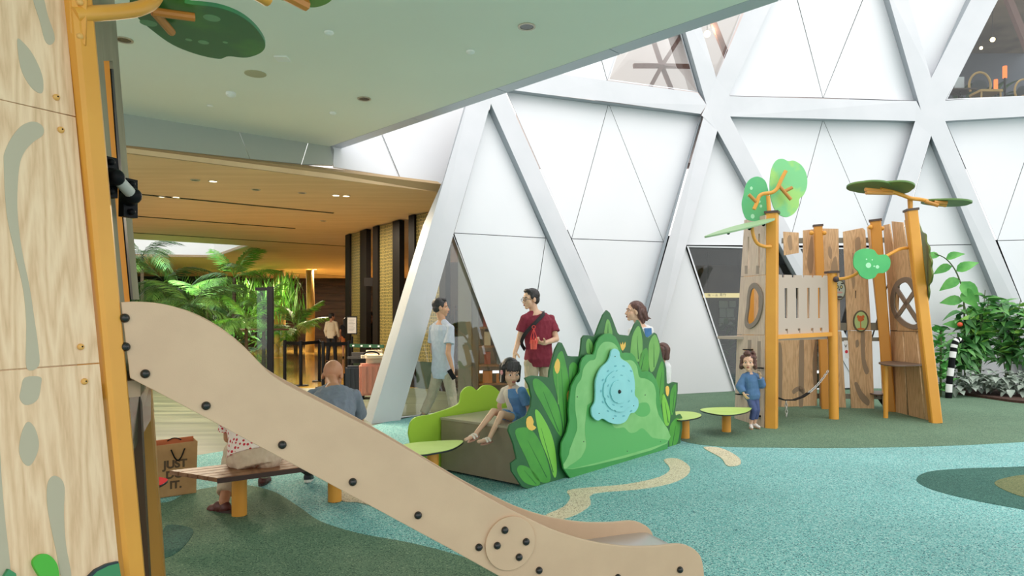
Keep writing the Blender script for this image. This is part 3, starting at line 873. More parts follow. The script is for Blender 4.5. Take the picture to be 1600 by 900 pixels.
# furniture seen through the tall triangular window
CREAMCOL_M = mat('cream_pillar', (150, 146, 128), 0.6)
for px, w, lab in ((727, 0.24, 'pale square pillar inside the tall triangular window'), (741, 0.16, 'narrow grey pillar to the right inside the tall triangular window')):
    c = P(px, 500, 12.2 if px == 727 else 12.6)
    o = MB().box((c.x, c.y, 1.46), (w, w, 2.92)).build('pillar', CREAMCOL_M if px == 727 else mat('grey_pillar', (112, 116, 112), 0.6), None, 0)
    tag(recenter(o), lab, 'pillar')
SHELFW_M = mat('cafe_wood', (140, 98, 66), 0.6)
c = P(762, 560, 14.0)
t = thing('display_shelf', (c.x, c.y, 0), 'brown shelf stacked with goods behind the tall triangular window', 'shelf')
for k in range(5):
    MB().box((c.x, c.y, 0.1 + k * 0.38), (1.3, 0.4, 0.04)).build('shelf_board', SHELFW_M, t, 0)
for sx in (-1, 1):
    MB().box((c.x + sx * 0.66, c.y, 0.85), (0.04, 0.4, 1.7)).build('side_panel', SHELFW_M, t, 0)
rr = random.Random(3)
GOODS = [mat('goods_%s' % n, cc, 0.5) for n, cc in (('red', (150, 70, 56)), ('cream', (196, 180, 150)), ('grey', (110, 112, 112)), ('orange', (190, 120, 60)))]
for k in range(4):
    for j in range(5):
        h = rr.uniform(0.14, 0.3)
        o = MB().box((c.x - 0.5 + j * 0.25, c.y - 0.05, 0.125 + k * 0.38 + h / 2), (rr.uniform(0.12, 0.2), 0.2, h)).build('goods_box', rr.choice(GOODS), None, 0)
        tag(recenter(o), 'goods box on the %s shelf board, %s from the left, behind the triangular window' % (('lowest', 'second lowest', 'second highest', 'highest')[k], ('first', 'second', 'third', 'fourth', 'fifth')[j]), 'box', 'goods on the shelf behind the triangular window')
# ---------------------------------------------------------------- big tree tower at the left
def rad_lerp(px, py, Y): return P(px, py, Y)
n0 = V((0.893, -0.45, 0))
QP = P(146, 500, 2.35)
NP = Plane((0, 0, 0), (0.45, 0.893, 0), up=(V((0, 0, 1)) - n0 * 0.1))
NP.o = QP
tower = thing('tree_play_tower', (-1.75, 2.5, 0), 'tall light-oak tree trunk play tower with ochre posts at the left edge', 'play tower')
def edge_x(y): return 100 + 0.0967 * y
TOPY, BOTY = -60, 1010
for q in ([(-150, TOPY), (edge_x(TOPY), TOPY), (edge_x(181), 181), (-150, 119)],
          [(-150, 122), (edge_x(183), 183.5), (edge_x(566), 566), (-150, 588)],
          [(-150, 591.5), (edge_x(569), 569), (edge_x(BOTY), BOTY), (-150, BOTY + 130)]):
    pshape('oak_panel', NP, [q], 0.02, OAK_M, tower, bev=0.0015)
for lp in ([(52, -20), (66, -10), (75, 25), (84, 50), (85, 64), (78, 70), (70, 62), (62, 32), (52, 0)],
           [(27, 63), (35, 65), (52, 86), (66, 118), (67, 143), (58, 144), (44, 130), (32, 104)],
           [(6, 255), (8, 236), (20, 212), (36, 195), (54, 190), (67, 198), (67, 211), (52, 222), (38, 238), (30, 262), (27, 315), (30, 360), (36, 400), (46, 447), (54, 500), (59, 535), (61, 571), (42, 576), (41, 530), (41, 500), (36, 450), (22, 390), (10, 330)],
           [(39, 590), (63, 589), (64, 602), (60, 622), (50, 631), (38, 632), (31, 622), (33, 608)],
           [(45, 659), (54, 668), (60, 686), (60, 702), (53, 720), (45, 728), (36, 722), (30, 706), (32, 684), (38, 666)],
           [(82, 744), (94, 747), (101, 762), (100, 800), (103, 850), (112, 905), (97, 905), (88, 862), (80, 825), (74, 790), (74, 758)],
           [(-20, 560), (-5, 640), (5, 780), (17, 892), (20, 930), (-40, 930)]):
    pshape('grain_print', NP, [lp], 0.001, STREAK_M, tower, off=0.0012, sm=4)
pshape('leaf_cutout', NP, [[(52, 880), (60, 868), (74, 866), (86, 876), (92, 892), (94, 930), (80, 925), (62, 900)]], 0.012, mat('bright_leaf_laminate', (76, 178, 56), 0.5), tower, off=0.012, sm=5)
lf = pshape('leaf_cutout', NP, [[(132, 908), (150, 890), (168, 881), (185, 877), (190, 905), (195, 960), (150, 980)]], 0.014, mat('edge_navy', (34, 52, 62), 0.5), tower, off=0.014)
pshape('leaf_face', NP, [[(136, 909), (152, 893), (170, 884), (186, 880), (190, 905), (195, 960), (152, 976)]], 0.001, mat('deep_leaf_laminate', (62, 140, 92), 0.5), lf, off=0.0152)
pshape('leaf_cutout', NP, [[(4, 905), (14, 889), (25, 896), (32, 930), (5, 935)]], 0.014, mat('deep_leaf_laminate', (62, 140, 92), 0.5), tower, off=0.014)
for x, y in ((88, 152), (95, 203), (126, 542), (132, 596)):
    c = NP.pt(x, y, 0.002)
    s_ = MB().ball(c, (0.011, 0.011, 0.011)).build('screw_cap', mat('ochre_cap', (222, 168, 92), 0.35), tower)
    MB().ball(c + NP.n * 0.0085, 0.0036, 8, 6).build('screw_socket', DARKMETAL_M, s_)
# front post : two faces
def axis_line(x0, y0, Y0, x1, y1, Y1):
    return P(x0, y0, Y0), P(x1, y1, Y1)
a, b = P(112, -60, 2.40), P(203, 930, 2.42)
d = (b - a).normalized(); b = a + d * ((a.z - 0.005) / -d.z)
MB().bar(a, b, 0.075, 0.10, up=NP.n, cham=0.012).build('post', ORANGE_M, tower)
post_a, post_b = a, b
# side wall beyond the post : narrow boards with a slot where a second post shows
RL = [(132, 0), (141, 84), (153, 250), (177, 500), (194, 675), (216, 900)]
RR = [(179, 0), (198, 253), (218, 470), (222, 520), (236, 640)]
def xl(y): return itp([(p[1], p[0]) for p in RL], y)
def xr(y): return itp([(p[1], p[0]) for p in RR], y)
def SP(fr, y, dx=0.0):
    Ya, Yb = 2.44, 3.08
    iY = (1 - fr) / Ya + fr / Yb
    return P(xl(y) + (xr(y) - xl(y)) * fr + dx, y, 1 / iY)
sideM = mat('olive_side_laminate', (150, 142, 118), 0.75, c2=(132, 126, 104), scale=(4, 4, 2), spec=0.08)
def side_strip(name, f0, f1, y0, y1, m, th=0.02, slant=0.0, ins=0.0):
    ys = [y0 + (y1 - y0) * k / 6 for k in range(7)]
    nn = V((0.92, 0.39, 0)) * -1
    fr = [SP(f0, y) + nn * ins for y in ys] + [SP(f1, y + slant) + nn * ins for y in reversed(ys)]
    bk = [p + nn * th for p in fr]
    return MB().prism(fr, bk).build(name, m, tower, 0)
side_strip('side_edge', 0.0, 0.1, -60, 690, BLACK_M, 0.03)
side_strip('side_panel', 0.1, 0.46, -60, 600, sideM)
side_strip('side_panel', 0.78, 1.0, -60, 468, sideM)
side_strip('side_panel', 0.46, 0.78, -60, 95, sideM)
side_strip('slot_edge', 0.70, 0.78, 108, 468, BLACK_M, 0.03)
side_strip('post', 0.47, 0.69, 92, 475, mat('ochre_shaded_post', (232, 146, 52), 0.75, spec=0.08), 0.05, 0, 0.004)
for y in (330, 336):
    MB().ball(SP(0.58, y) + V((-0.04, -0.02, 0)), 0.012).build('screw_cap', mat('ochre_cap', (222, 168, 92)), tower)
# lower pointed cheek under the slide
lo = [P(189, 560, 2.5), P(203, 588, 2.5), P(236, 596, 3.0), P(236, 655, 3.0), P(201, 719, 2.55), P(195, 690, 2.48)]
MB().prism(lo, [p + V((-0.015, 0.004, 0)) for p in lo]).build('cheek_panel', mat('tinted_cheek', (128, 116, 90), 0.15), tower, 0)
# rear post below the deck, and a dark bar for the gap beside it
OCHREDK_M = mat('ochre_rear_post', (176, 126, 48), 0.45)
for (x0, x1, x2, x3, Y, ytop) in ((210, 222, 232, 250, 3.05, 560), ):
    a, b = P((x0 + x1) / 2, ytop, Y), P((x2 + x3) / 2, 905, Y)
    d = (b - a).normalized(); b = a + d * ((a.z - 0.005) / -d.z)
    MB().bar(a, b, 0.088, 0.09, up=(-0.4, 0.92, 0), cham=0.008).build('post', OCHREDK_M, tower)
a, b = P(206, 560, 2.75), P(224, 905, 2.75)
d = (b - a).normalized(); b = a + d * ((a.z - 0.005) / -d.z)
MB().bar(a, b, 0.05, 0.08, up=(-0.4, 0.92, 0)).build('post', mat('dark_gap_bar', (70, 48, 26), 0.5), tower)  # dark bar, shade of the gap between the posts put into its colour
# deck and inner back so that the trunk is closed from the side
dk = [V((-1.36, 2.5, 1.18)), V((-1.62, 3.05, 1.18)), V((-2.6, 2.9, 1.18)), V((-2.5, 1.9, 1.18)), V((-1.75, 1.9, 1.18))]
MB().prism(dk, [p - V((0, 0, 0.06)) for p in dk]).build('deck', SLIDE_M, tower, 0)
bk = [V((-1.95, 3.12, 0.02)), V((-2.7, 2.9, 0.02)), V((-2.6, 2.85, 2.7)), V((-1.95, 3.0, 2.7))]
MB().prism(bk, [p + V((0.0, 0.02, 0)) for p in bk]).build('oak_panel', OAK_M, tower, 0)
a, b = V((-1.88, 3.1, 0.005)), V((-1.88, 3.0, 2.72))
MB().bar(a, b, 0.09, 0.09, cham=0.01).build('post', ORANGE_M, tower)
# hand rail : two black elbows and a grey grip
h1, h2 = P(181, 277, 2.52), P(208, 306, 2.62)
hd = thing('hand_grip', h1)
setp(hd, tower)
MB().tube([h1, h2], 0.021, 14).build('grip_tube', mat('grey_grip', (178, 176, 170), 0.35), hd)
for c, o_ in ((h1, P(170, 276, 2.54)), (h2, P(202, 309, 2.66))):
    MB().capsule(o_, c, 0.034, 0.031).build('elbow', BLACK_M, hd)
    pc = o_ + V((-0.01, 0.01, 0))
    MB().box(pc, (0.03, 0.06, 0.15), M4.Rotation(-0.4, 3, 'Z')).build('foot_plate', BLACK_M, hd, 0)
    for k in (-0.055, 0.055):
        MB().ball(pc + V((0.02, -0.01, k)), 0.013).build('bolt_cap', BLACK_M, hd)
# branch bracket, branch and canopy
br = [(108, -40), (110, 50), (133, 70), (136, -40)]
BP = Plane(NP.o, NP.o + V((1, 0.25, 0)))
BP.o = P(120, 20, 2.36)
pl_ = pshape('bracket_plate', BP, [br], 0.008, ORANGE_M, tower, bev=0.001)
for x, y in ((125, 4), (125, 57)):
    MB().ball(BP.pt(x, y, 0.001), 0.012).build('bolt_cap', mat('ochre_cap', (222, 168, 92)), tower)
path = smooth_loop([tuple(p) for p in (P(116, 24, 2.36), P(150, 21, 2.42), P(190, 18, 2.52), P(222, 12, 2.6), P(243, -4, 2.68), P(255, -40, 2.75))], 5, False)
MB().tube(path, 0.027, 14).build('branch', ORANGE_M, tower)
CANOPY_M = mat('canopy_green', (40, 112, 66), 0.45, c2=(66, 142, 62), scale=(3, 3, 3), lo=0.45, hi=0.65)
ZC = 2.72
def canopy(pts, z, name='leaf_canopy', m=CANOPY_M):
    q = smooth_loop([tuple(HZ(x, y, z).xy) for x, y in pts], 5)
    return shape(name, [q], 0.018, M4.Translation((0, 0, z + 0.018)), m, tower, 0.001)
cn = canopy([(203, 4), (212, 24), (236, 46), (270, 70), (308, 85), (342, 92), (357, 88), (385, 90), (408, 82), (414, 68), (400, 45), (375, 25), (340, 12), (292, 6), (286, -2), (250, -22), (214, -14)], ZC)
SPOT_M = mat('pale_spot_print', (118, 172, 124), 0.5)
for x, y, r in ((232, 36, 0.035), (318, 66, 0.024), (331, 28, 0.035), (295, 62, 0.015), (352, 66, 0.012)):
    c = HZ(x, y, ZC)
    shape('spot_print', [ellipse(c.x, c.y, r, r)], 0.0008, M4.Translation((0, 0, ZC - 0.0002)), SPOT_M, cn)
for a, b in (((238, 18), (304, 27)), ((242, 20), (268, 50))):
    MB().tube([HZ(*a, ZC - 0.045), HZ(*b, ZC - 0.03)], 0.018, 10).build('branch', mat('ochre_twig', (206, 128, 52), 0.4), tower)
cn2 = canopy([(395, -30), (430, -4), (455, 4), (480, 11), (500, 10), (520, -2), (540, -40)], ZC - 0.05, m=mat('canopy_green_light', (110, 150, 62), 0.45))
MB().tube([HZ(396, -14, ZC - 0.12), HZ(418, -1, ZC - 0.12)], 0.026, 12).build('branch', ORANGE_M, tower)
MB().tube([HZ(440, -12, ZC - 0.08), HZ(478, 8, ZC - 0.075)], 0.024, 8).build('branch', mat('ochre_twig', (206, 128, 52)), tower)
MB().tube([HZ(255, -40, ZC + 0.02), HZ(330, -60, ZC - 0.05), HZ(400, -13, ZC - 0.12)], 0.026, 12).build('branch', ORANGE_M, tower)

# ---------------------------------------------------------------- slide
u_s = V((0.92, 0.39, 0)).normalized()
SL = Plane(V((0.925, 3.4, 0)), V((0.925, 3.4, 0)) + u_s)
SL.o = V((0.925, 3.4, 0)) - u_s * 2.47
slide = thing('slide', V((0.1, 3.05, 0)), 'taupe laminate slide descending from the oak tower to the teal rubber', 'slide')
top = [(190, 473), (215, 472), (250, 475), (285, 484), (320, 500), (350, 519), (378, 541), (402, 565), (422, 585), (446, 601), (480, 619), (530, 645), (580, 671), (640, 705), (690, 735), (740, 765), (780, 788), (820, 808), (860, 827), (900, 841), (940, 850), (985, 855), (1030, 854), (1060, 851), (1080, 856), (1094, 869), (1099, 890)]
prof = SL.tr(top)
e_u = prof[-1][0]
prof_s = smooth_loop(prof, 4, False)
bot = SL.tr([(820, 920), (790, 905), (700, 855), (600, 801), (500, 747), (400, 694), (300, 640), (204, 590)])
lowend = [(e_u + 0.005, 0.10), (e_u - 0.03, 0.01), (bot[0][0] + 0.10, 0.01)]
outline = prof_s + lowend + bot
def side(off, t):
    return shape('side_panel', [outline], t, SL.mat(off), SLIDE_M, slide, 0.002)
TH = 0.022
WID = 0.42
side(0.0, TH)
side(-WID, TH)
# chute : follows a curve above the lower edge
ctop = [(u, v) for u, v in SL.tr([(206, 565), (240, 588), (300, 626), (400, 679), (500, 733), (600, 786), (700, 842), (760, 875)])]
ul, vl = ctop[-1]
ctop += [(ul + 0.16, vl - 0.075), (ul + 0.32, vl - 0.11), (ul + 0.5, vl - 0.125), (e_u - 0.10, vl - 0.13), (e_u - 0.04, vl - 0.16)]
cs = smooth_loop(ctop, 4, False)
mm = SL.mat(0)
fr = [mm @ V((u, v, -TH)) for u, v in cs]; bk_ = [mm @ V((u, v, -WID)) for u, v in cs]
b = MB(); n = len(cs)
vs = fr + bk_ + [p - V((0, 0, 0.012)) for p in fr] + [p - V((0, 0, 0.012)) for p in bk_]
fs = []
for i in range(n - 1):
    fs += [[i, i + 1, n + i + 1, n + i], [2 * n + i, 3 * n + i, 3 * n + i + 1, 2 * n + i + 1], [i, 2 * n + i, 2 * n + i + 1, i + 1], [n + i, n + i + 1, 3 * n + i + 1, 3 * n + i]]
fs += [[0, n, 3 * n, 2 * n], [n - 1, 3 * n - 1, 4 * n - 1, 2 * n - 1]][:1]
b.verts_faces(vs, fs)
b.build('chute', mat('steel_chute', (196, 192, 190), 0.32, metal=0.7), slide)
CAP_M = mat('bolt_cap_black', (34, 32, 32), 0.25)
disc_c = SL.uv(796.5, 848)
dr_ = SL.uv(834, 848)[0] - disc_c[0]
shape('cover_disc', [ellipse(disc_c[0], disc_c[1], dr_, dr_, 0, 48)], 0.012, SL.mat(0.012), SLIDE_M, slide, 0.0015)
for x, y in ((195, 497), (196, 542), (227, 584), (322, 634), (441, 695), (551, 753), (653, 805), (748, 855), (842, 891), (1062, 890), (965, 902)):
    m_ = SL.mat(0.002)
    u_, v_ = SL.uv(x, y)
    MB().ball(m_ @ V((u_, v_, 0)), 0.0165).build('bolt_cap', CAP_M, slide)
for x, y in ((787, 827), (775, 851), (820, 845), (809, 869)):
    u_, v_ = SL.uv(x, y)
    MB().ball(SL.mat(0.014) @ V((u_, v_, 0)), 0.0165).build('bolt_cap', CAP_M, slide)
# ---------------------------------------------------------------- hedge play box
FA, FB = HZ(822, 765), HZ(1063, 693)
PF = Plane(FA, FB)
d1 = PF.u.copy(); d2 = V((-d1.y, d1.x, 0))
hb = thing('hedge_play_box', FA + d1 * 1.2 + d2 * 0.5, 'bronze box bench with painted green hedge cut-outs and a pale blue disc on its front', 'play panel')
BRONZE_M = mat('bronze_laminate', (156, 141, 120), 0.4, c2=(148, 133, 113), scale=(5, 5, 5))
BRTOP_M = mat('bronze_top_laminate', (172, 160, 142), 0.35)
BXH = 0.50
c0 = FA + d2 * 0.03 + d1 * 0.02
WB, LB = 1.0, 2.3
def boxpanel(a, b, z0, z1, th, m, name):
    dd = (b - a).normalized(); nn = V((dd.y, -dd.x, 0)) * th
    MB().prism([a + V((0, 0, z0)), b + V((0, 0, z0)), b + V((0, 0, z1)), a + V((0, 0, z1))],
               [a - nn + V((0, 0, z0)), b - nn + V((0, 0, z0)), b - nn + V((0, 0, z1)), a - nn + V((0, 0, z1))]).build(name, m, hb, 0)
boxpanel(c0 + d2 * WB, c0, 0.025, BXH - 0.021, 0.02, BRONZE_M, 'end_panel')
boxpanel(c0 + d1 * LB, c0 + d1 * LB + d2 * WB, 0.025, BXH - 0.021, 0.02, BRONZE_M, 'end_panel')
tq = [c0 - d1 * 0.012, c0 + d1 * (LB + 0.01), c0 + d1 * (LB + 0.01) + d2 * WB, c0 - d1 * 0.012 + d2 * WB]
MB().prism([p + V((0, 0, BXH)) for p in tq], [p + V((0, 0, BXH - 0.02)) for p in tq]).build('seat_top', BRTOP_M, hb, 0)
bq = [c0 + d1 * 0.05 + d2 * 0.04, c0 + d1 * (LB - .05) + d2 * 0.04, c0 + d1 * (LB - .05) + d2 * (WB - .04), c0 + d1 * 0.05 + d2 * (WB - .04)]
MB().prism([p + V((0, 0, 0.04)) for p in bq], [p + V((0, 0, 0.006)) for p in bq]).build('plinth', BLACK_M, hb, 0)
HEDGE_M = mat('dark_hedge_laminate', (42, 98, 56), 0.45, c2=(52, 108, 62), scale=(5, 5, 5))
LEAFA_M = mat('mid_leaf_print', (84, 164, 62), 0.45, c2=(72, 150, 60), scale=(6, 6, 6))
LEAFB_M = mat('pale_leaf_print', (122, 180, 92), 0.45, c2=(110, 170, 84), scale=(6, 6, 6))
LEAFC_M = mat('bright_leaf_print', (128, 200, 74), 0.45)
VEIN_M = mat('leaf_vein_print', (40, 106, 52), 0.5)
FLOWER_M = mat('yellow_flower_print', (246, 196, 92), 0.5)
EDGE_M = mat('panel_edge_dark', (28, 34, 36), 0.5)
hedge = [(828, 765), (816, 760), (800, 736), (799, 724), (808, 717), (803, 694), (795, 673), (797, 664), (809, 657), (823, 650), (830, 635), (831, 619), (827, 602), (821, 591), (831, 587), (844, 588), (858, 590), (859, 580), (863, 565), (868, 546), (874, 535), (878, 536), (882, 544), (887, 556), (894, 557), (906, 557), (908, 546), (909.5, 529), (913, 524), (919, 524), (928, 526), (931, 523), (936, 509), (943, 492), (948.5, 485), (953, 489), (958, 501), (965, 520), (968, 523), (977, 524), (984, 525), (986.5, 520), (992, 507), (997, 500), (1000, 504), (1004, 514), (1009, 526), (1013, 528), (1017, 525), (1023, 520), (1026, 522), (1030, 533), (1033, 548), (1035, 559), (1039, 567), (1041, 576), (1042, 599), (1046, 600), (1052, 597), (1059, 598), (1059, 610), (1057, 629), (1055, 641), (1056, 650), (1063, 647), (1066, 652), (1066, 669), (1062.5, 696)]
hp = pshape('hedge_cutout', PF, [hedge], 0.018, HEDGE_M, hb, off=0.0, bev=0.0015)
E = 0.0012
def dec(name, pts, m, off=E, par=None, sm=4):
    return pshape(name, PF, [pts], 0.0009, m, par or hp, off=off, sm=sm)
for pts, m in (([(833, 594), (842, 593), (859, 610), (872, 635), (878, 666), (876, 682), (862, 660), (847, 632), (835, 610)], LEAFA_M),
               ([(805, 677), (815, 668), (831, 672), (847, 697), (859, 735), (858, 753), (838, 749), (822, 716)], LEAFA_M),
               ([(836, 644), (843, 644), (859, 672), (867, 700), (870, 735), (866, 746), (856, 716), (844, 685)], LEAFC_M),
               ([(808, 736), (813, 727), (828, 732), (843, 750), (840, 759), (820, 754)], LEAFA_M),
               ([(864, 582), (870, 558), (876, 549), (880, 552), (885, 573), (889, 601), (885, 650), (884, 690), (879, 660), (872, 625)], LEAFA_M),
               ([(889, 575), (896, 566), (903, 575), (898, 600), (892, 606)], LEAFA_M),
               ([(944, 522), (947, 503), (950, 499), (953.6, 505), (957, 522), (950, 524)], LEAFB_M),
               ([(916, 536), (920, 529), (926, 537), (928, 548), (923, 553), (917, 551)], LEAFB_M),
               ([(985, 553), (988, 526), (996, 510), (1000.6, 514), (1004, 535), (1003, 553), (998, 565), (988, 560)], LEAFB_M),
               ([(1015, 577), (1013.7, 540), (1022, 523), (1028, 531), (1030.6, 550), (1022, 578)], LEAFB_M),
               ([(1001, 580), (999.6, 558), (1007, 545), (1012, 548), (1013, 580)], LEAFA_M),
               ([(1024, 600), (1031, 570), (1036, 566), (1038, 590), (1036, 620), (1028, 640)], LEAFA_M),
               ([(1034, 622), (1038, 616), (1047, 644), (1045, 664), (1038, 660)], LEAFC_M),
               ([(1046, 697), (1047, 666), (1058, 653), (1063, 662), (1059, 690), (1050, 699)], LEAFA_M),
               ([(1047, 640), (1048, 612), (1056, 600), (1056, 622), (1051, 648)], LEAFA_M)):
    lf_ = dec('painted_leaf', pts, m)
    # a vein along the leaf
    cx = [p[0] for p in pts]; cy = [p[1] for p in pts]
    top_ = min(pts, key=lambda p: p[1]); bot_ = max(pts, key=lambda p: p[1])
    mx_, my_ = sum(cx) / len(cx), sum(cy) / len(cy)
    t_ = (top_[0] * .5 + mx_ * .5, top_[1] * .5 + my_ * .5); b_ = (bot_[0] * .85 + mx_ * .15, bot_[1] * .85 + my_ * .15)
    pshape('leaf_vein', PF, [[(t_[0] - 0.15, t_[1]), (t_[0] + 0.15, t_[1]), (b_[0] + 0.7, b_[1]), (b_[0] - 0.7, b_[1])]], 0.0006, VEIN_M, lf_, off=E + 0.0008)
for pts in ([(866, 573), (871, 560), (875, 567), (874, 579), (870, 584)], [(969, 535), (971, 539), (973, 534), (974.5, 539), (977, 534), (977.5, 541), (973, 548), (970, 543)],
            [(1040, 605), (1044, 603), (1046, 609), (1044, 619), (1041, 616)], [(823, 654), (830, 650), (834, 659), (833, 664), (838, 668), (831, 673), (823, 667)], [(886, 616), (889, 610), (890, 620), (887, 628)]):
    dec('painted_flower', pts, FLOWER_M, off=E * 2, sm=2)
dec('painted_stem', [(870.6, 583), (871.6, 583), (873, 632), (871.6, 632)], LEAFB_M, off=E * 2, sm=0)
cloud = [(891, 747), (881, 732), (877, 711), (878, 692), (886, 676), (890, 658), (889, 641), (890, 625), (893, 604), (900, 590), (906, 582), (907.5, 568), (911, 560), (918, 554), (927.5, 554), (930, 547.5), (932, 536.5), (937, 527.6), (945, 522), (954, 521), (962, 527), (969, 541), (972, 552), (978, 551), (987, 552), (992, 557), (998, 571), (1003, 581), (1011.5, 580), (1018, 583), (1025, 593), (1030, 609), (1030.5, 623), (1036, 654), (1044, 685), (1043, 703)]
cl = pshape('bush_cutout', PF, [cloud], 0.018, mat('bush_green_laminate', (64, 150, 72), 0.45, c2=(76, 160, 84), scale=(4, 4, 4)), hb, off=0.045, bev=0.0015)
OC = 0.045 + E
dec('bush_highlight', [(895, 733), (889, 710), (895, 690), (902, 668), (899, 640), (899, 619), (901, 603), (908, 592), (912, 575), (921, 564), (930, 561), (934, 546), (943, 535), (956, 535), (965, 543), (969, 556), (976, 563), (987, 563), (995, 572), (999, 589), (1010, 592), (1021, 600), (1025, 614), (1025, 630), (1029, 648), (1042, 693)], mat('bush_pale_print', (142, 202, 128), 0.45, c2=(126, 192, 116), scale=(5, 5, 5)), off=OC, par=cl)
dec('bush_shade_print', [(895, 732), (908, 715), (916, 697), (914, 672), (917, 640), (919, 632), (931, 629), (950, 650), (960, 668), (975, 668), (984, 676), (994, 675), (1003, 669), (1012, 676), (1020, 684), (1040, 692)], mat('bush_mid_print', (96, 180, 100), 0.45), off=OC + 0.001, par=cl)
dec('bush_shade_print', [(990, 640), (1000, 630), (1012, 630), (1016, 642), (1010, 650), (998, 650)], mat('bush_mid_print', (96, 180, 100)), off=OC + 0.001, par=cl)
for x, y in ((906, 577), (902, 620), (912, 690), (1008, 617), (980, 705), (1032, 690)):
    MB().ball(PF.pt(x, y, OC + 0.001), 0.006, 8, 5).build('screw_dot', mat('screw_grey', (90, 110, 90), 0.4), cl)
BLUE_M = mat('pale_blue_laminate', (152, 220, 224), 0.45, c2=(144, 212, 218), scale=(4, 4, 4))
disc = [(962, 545), (956, 548), (953.7, 557), (949.5, 565.5), (938.5, 576.5), (931.6, 594.4), (931, 613.7), (930, 628), (925, 638), (926, 650), (934, 657), (942, 654), (953, 660), (966, 662.5), (978, 658), (985, 646), (992, 644), (997.5, 635), (997, 624), (992, 617), (992, 597.5), (988, 578), (981, 567), (970, 560), (968, 550)]
ds = pshape('blue_disc', PF, [disc], 0.016, BLUE_M, hb, off=0.085, bev=0.0015, sm=4)
def notch(cx, cy, rx, ry, n=64, k=7, dep=0.06):
    out = []
    for i in range(n):
        a = 2 * math.pi * i / n
        s = 1 - (dep if (i * k) % n < k * 1.2 else 0)
        out.append((cx + rx * s * math.cos(a), cy + ry * s * math.sin(a)))
    return out
r1 = pshape('turning_ring', PF, [notch(968, 611, 24.5, 32.5)], 0.012, BLUE_M, ds, off=0.099, bev=0.001)
pshape('turning_ring', PF, [notch(968, 612, 13.5, 18)], 0.012, BLUE_M, ds, off=0.112, bev=0.001)
MB().ball(PF.pt(967.5, 612, 0.112), 0.02).build('hub', EDGE_M, ds)
for x, y in ((961, 557), (936, 646), (990, 634), (958, 654)):
    MB().ball(PF.pt(x, y, 0.0855), 0.006, 8, 5).build('screw_dot', mat('screw_grey', (90, 110, 90)), ds)
INKB_M = mat('pale_blue_ink', (104, 180, 190), 0.5)
for k in range(14):                    # fine engraved figures round the dial
    a = 2 * math.pi * k / 14
    cxx, cyy = 968 + 29 * math.cos(a), 611 + 40 * math.sin(a)
    if 934 < cxx < 990:
        pshape('engraved_mark', PF, [ellipse(cxx, cyy, 1.3, 2.2, a)], 0.0006, INKB_M, ds, off=0.0858)
for k in range(9):
    a = 2 * math.pi * k / 9
    pshape('engraved_mark', PF, [ellipse(968 + 19 * math.cos(a), 611 + 25 * math.sin(a), 0.9, 2.2, a)], 0.0006, INKB_M, r1, off=0.0998)
# lime back cut-out
PB = Plane(FA + d2 * 1.055, FA + d2 * 1.055 + d1)
lime = PB.tr([(639, 677), (642, 661), (651, 652), (672, 648), (688, 643), (703, 638), (718, 630), (721, 615), (728, 606), (737, 604), (746, 610), (755, 603), (769, 603), (781, 613), (789, 627), (800, 622), (815, 612), (828, 607), (838, 610), (850, 625)])
end = lime[-1][0]
shape('lime_cutout', [smooth_loop(lime, 4, False) + [(end, 0.03), (lime[0][0] + 0.16, 0.03), (lime[0][0] + 0.06, 0.14)]], 0.018, PB.mat(0), LEAFLIME_M, hb, 0.0015)

# ---------------------------------------------------------------- leaf stools
LIMEPALE_M = mat('pale_lime_laminate', (194, 222, 122), 0.45, c2=(184, 214, 108), scale=(4, 4, 4))
def leaf_stool(pts, z, base, label, m=LIMEPALE_M, r=0.05, name='leaf_stool'):
    q = smooth_loop([tuple(HZ(x, y, z).xy) for x, y in pts], 5)
    t = thing(name, (base[0], base[1], 0), label, 'stool')
    shape('seat_edge', [q], 0.014, M4.Translation((0, 0, z - 0.003)), EDGE_M, t, 0.002)
    shape('seat', [q], 0.003, M4.Translation((0, 0, z)), m, t)
    MB().tube([(base[0], base[1], 0.004), (base[0], base[1], z - 0.016)], r, 18).build('post', ORANGE_M, t)
    return t
b_ = HZ(676, 698, 0.36)
leaf_stool([(622, 698), (637, 693), (662, 690), (694, 688), (722, 688), (719, 694), (703, 702), (678, 707), (656, 710), (637, 708)], 0.36, b_, 'lime leaf-shaped stool beside the bronze box, nearest the slide')
b_ = HZ(1135, 675)
leaf_stool([(1094, 640), (1108, 637), (1135, 636), (1160, 636.5), (1174, 637), (1168, 643), (1150, 647), (1130, 648), (1108, 645)], 0.28, b_, 'lime leaf stool on an ochre post left of the standing toddler', r=0.055)
b_ = HZ(1070, 648, 0.28)
leaf_stool([(1040, 650), (1055, 643), (1078, 643), (1093, 646), (1095, 650), (1082, 654), (1060, 656)], 0.28, b_, 'pale lime leaf stool half hidden behind the right end of the painted hedge', r=0.055)
b_ = HZ(238, 752, 0.36)
leaf_stool([(225, 748), (240, 745), (254, 746), (262, 749), (255, 755), (243, 760), (226, 762)], 0.36, b_, 'red leaf-shaped stool peeping out behind the ochre tower post', mat('red_laminate', (226, 52, 60), 0.85, spec=0.05), r=0.04)

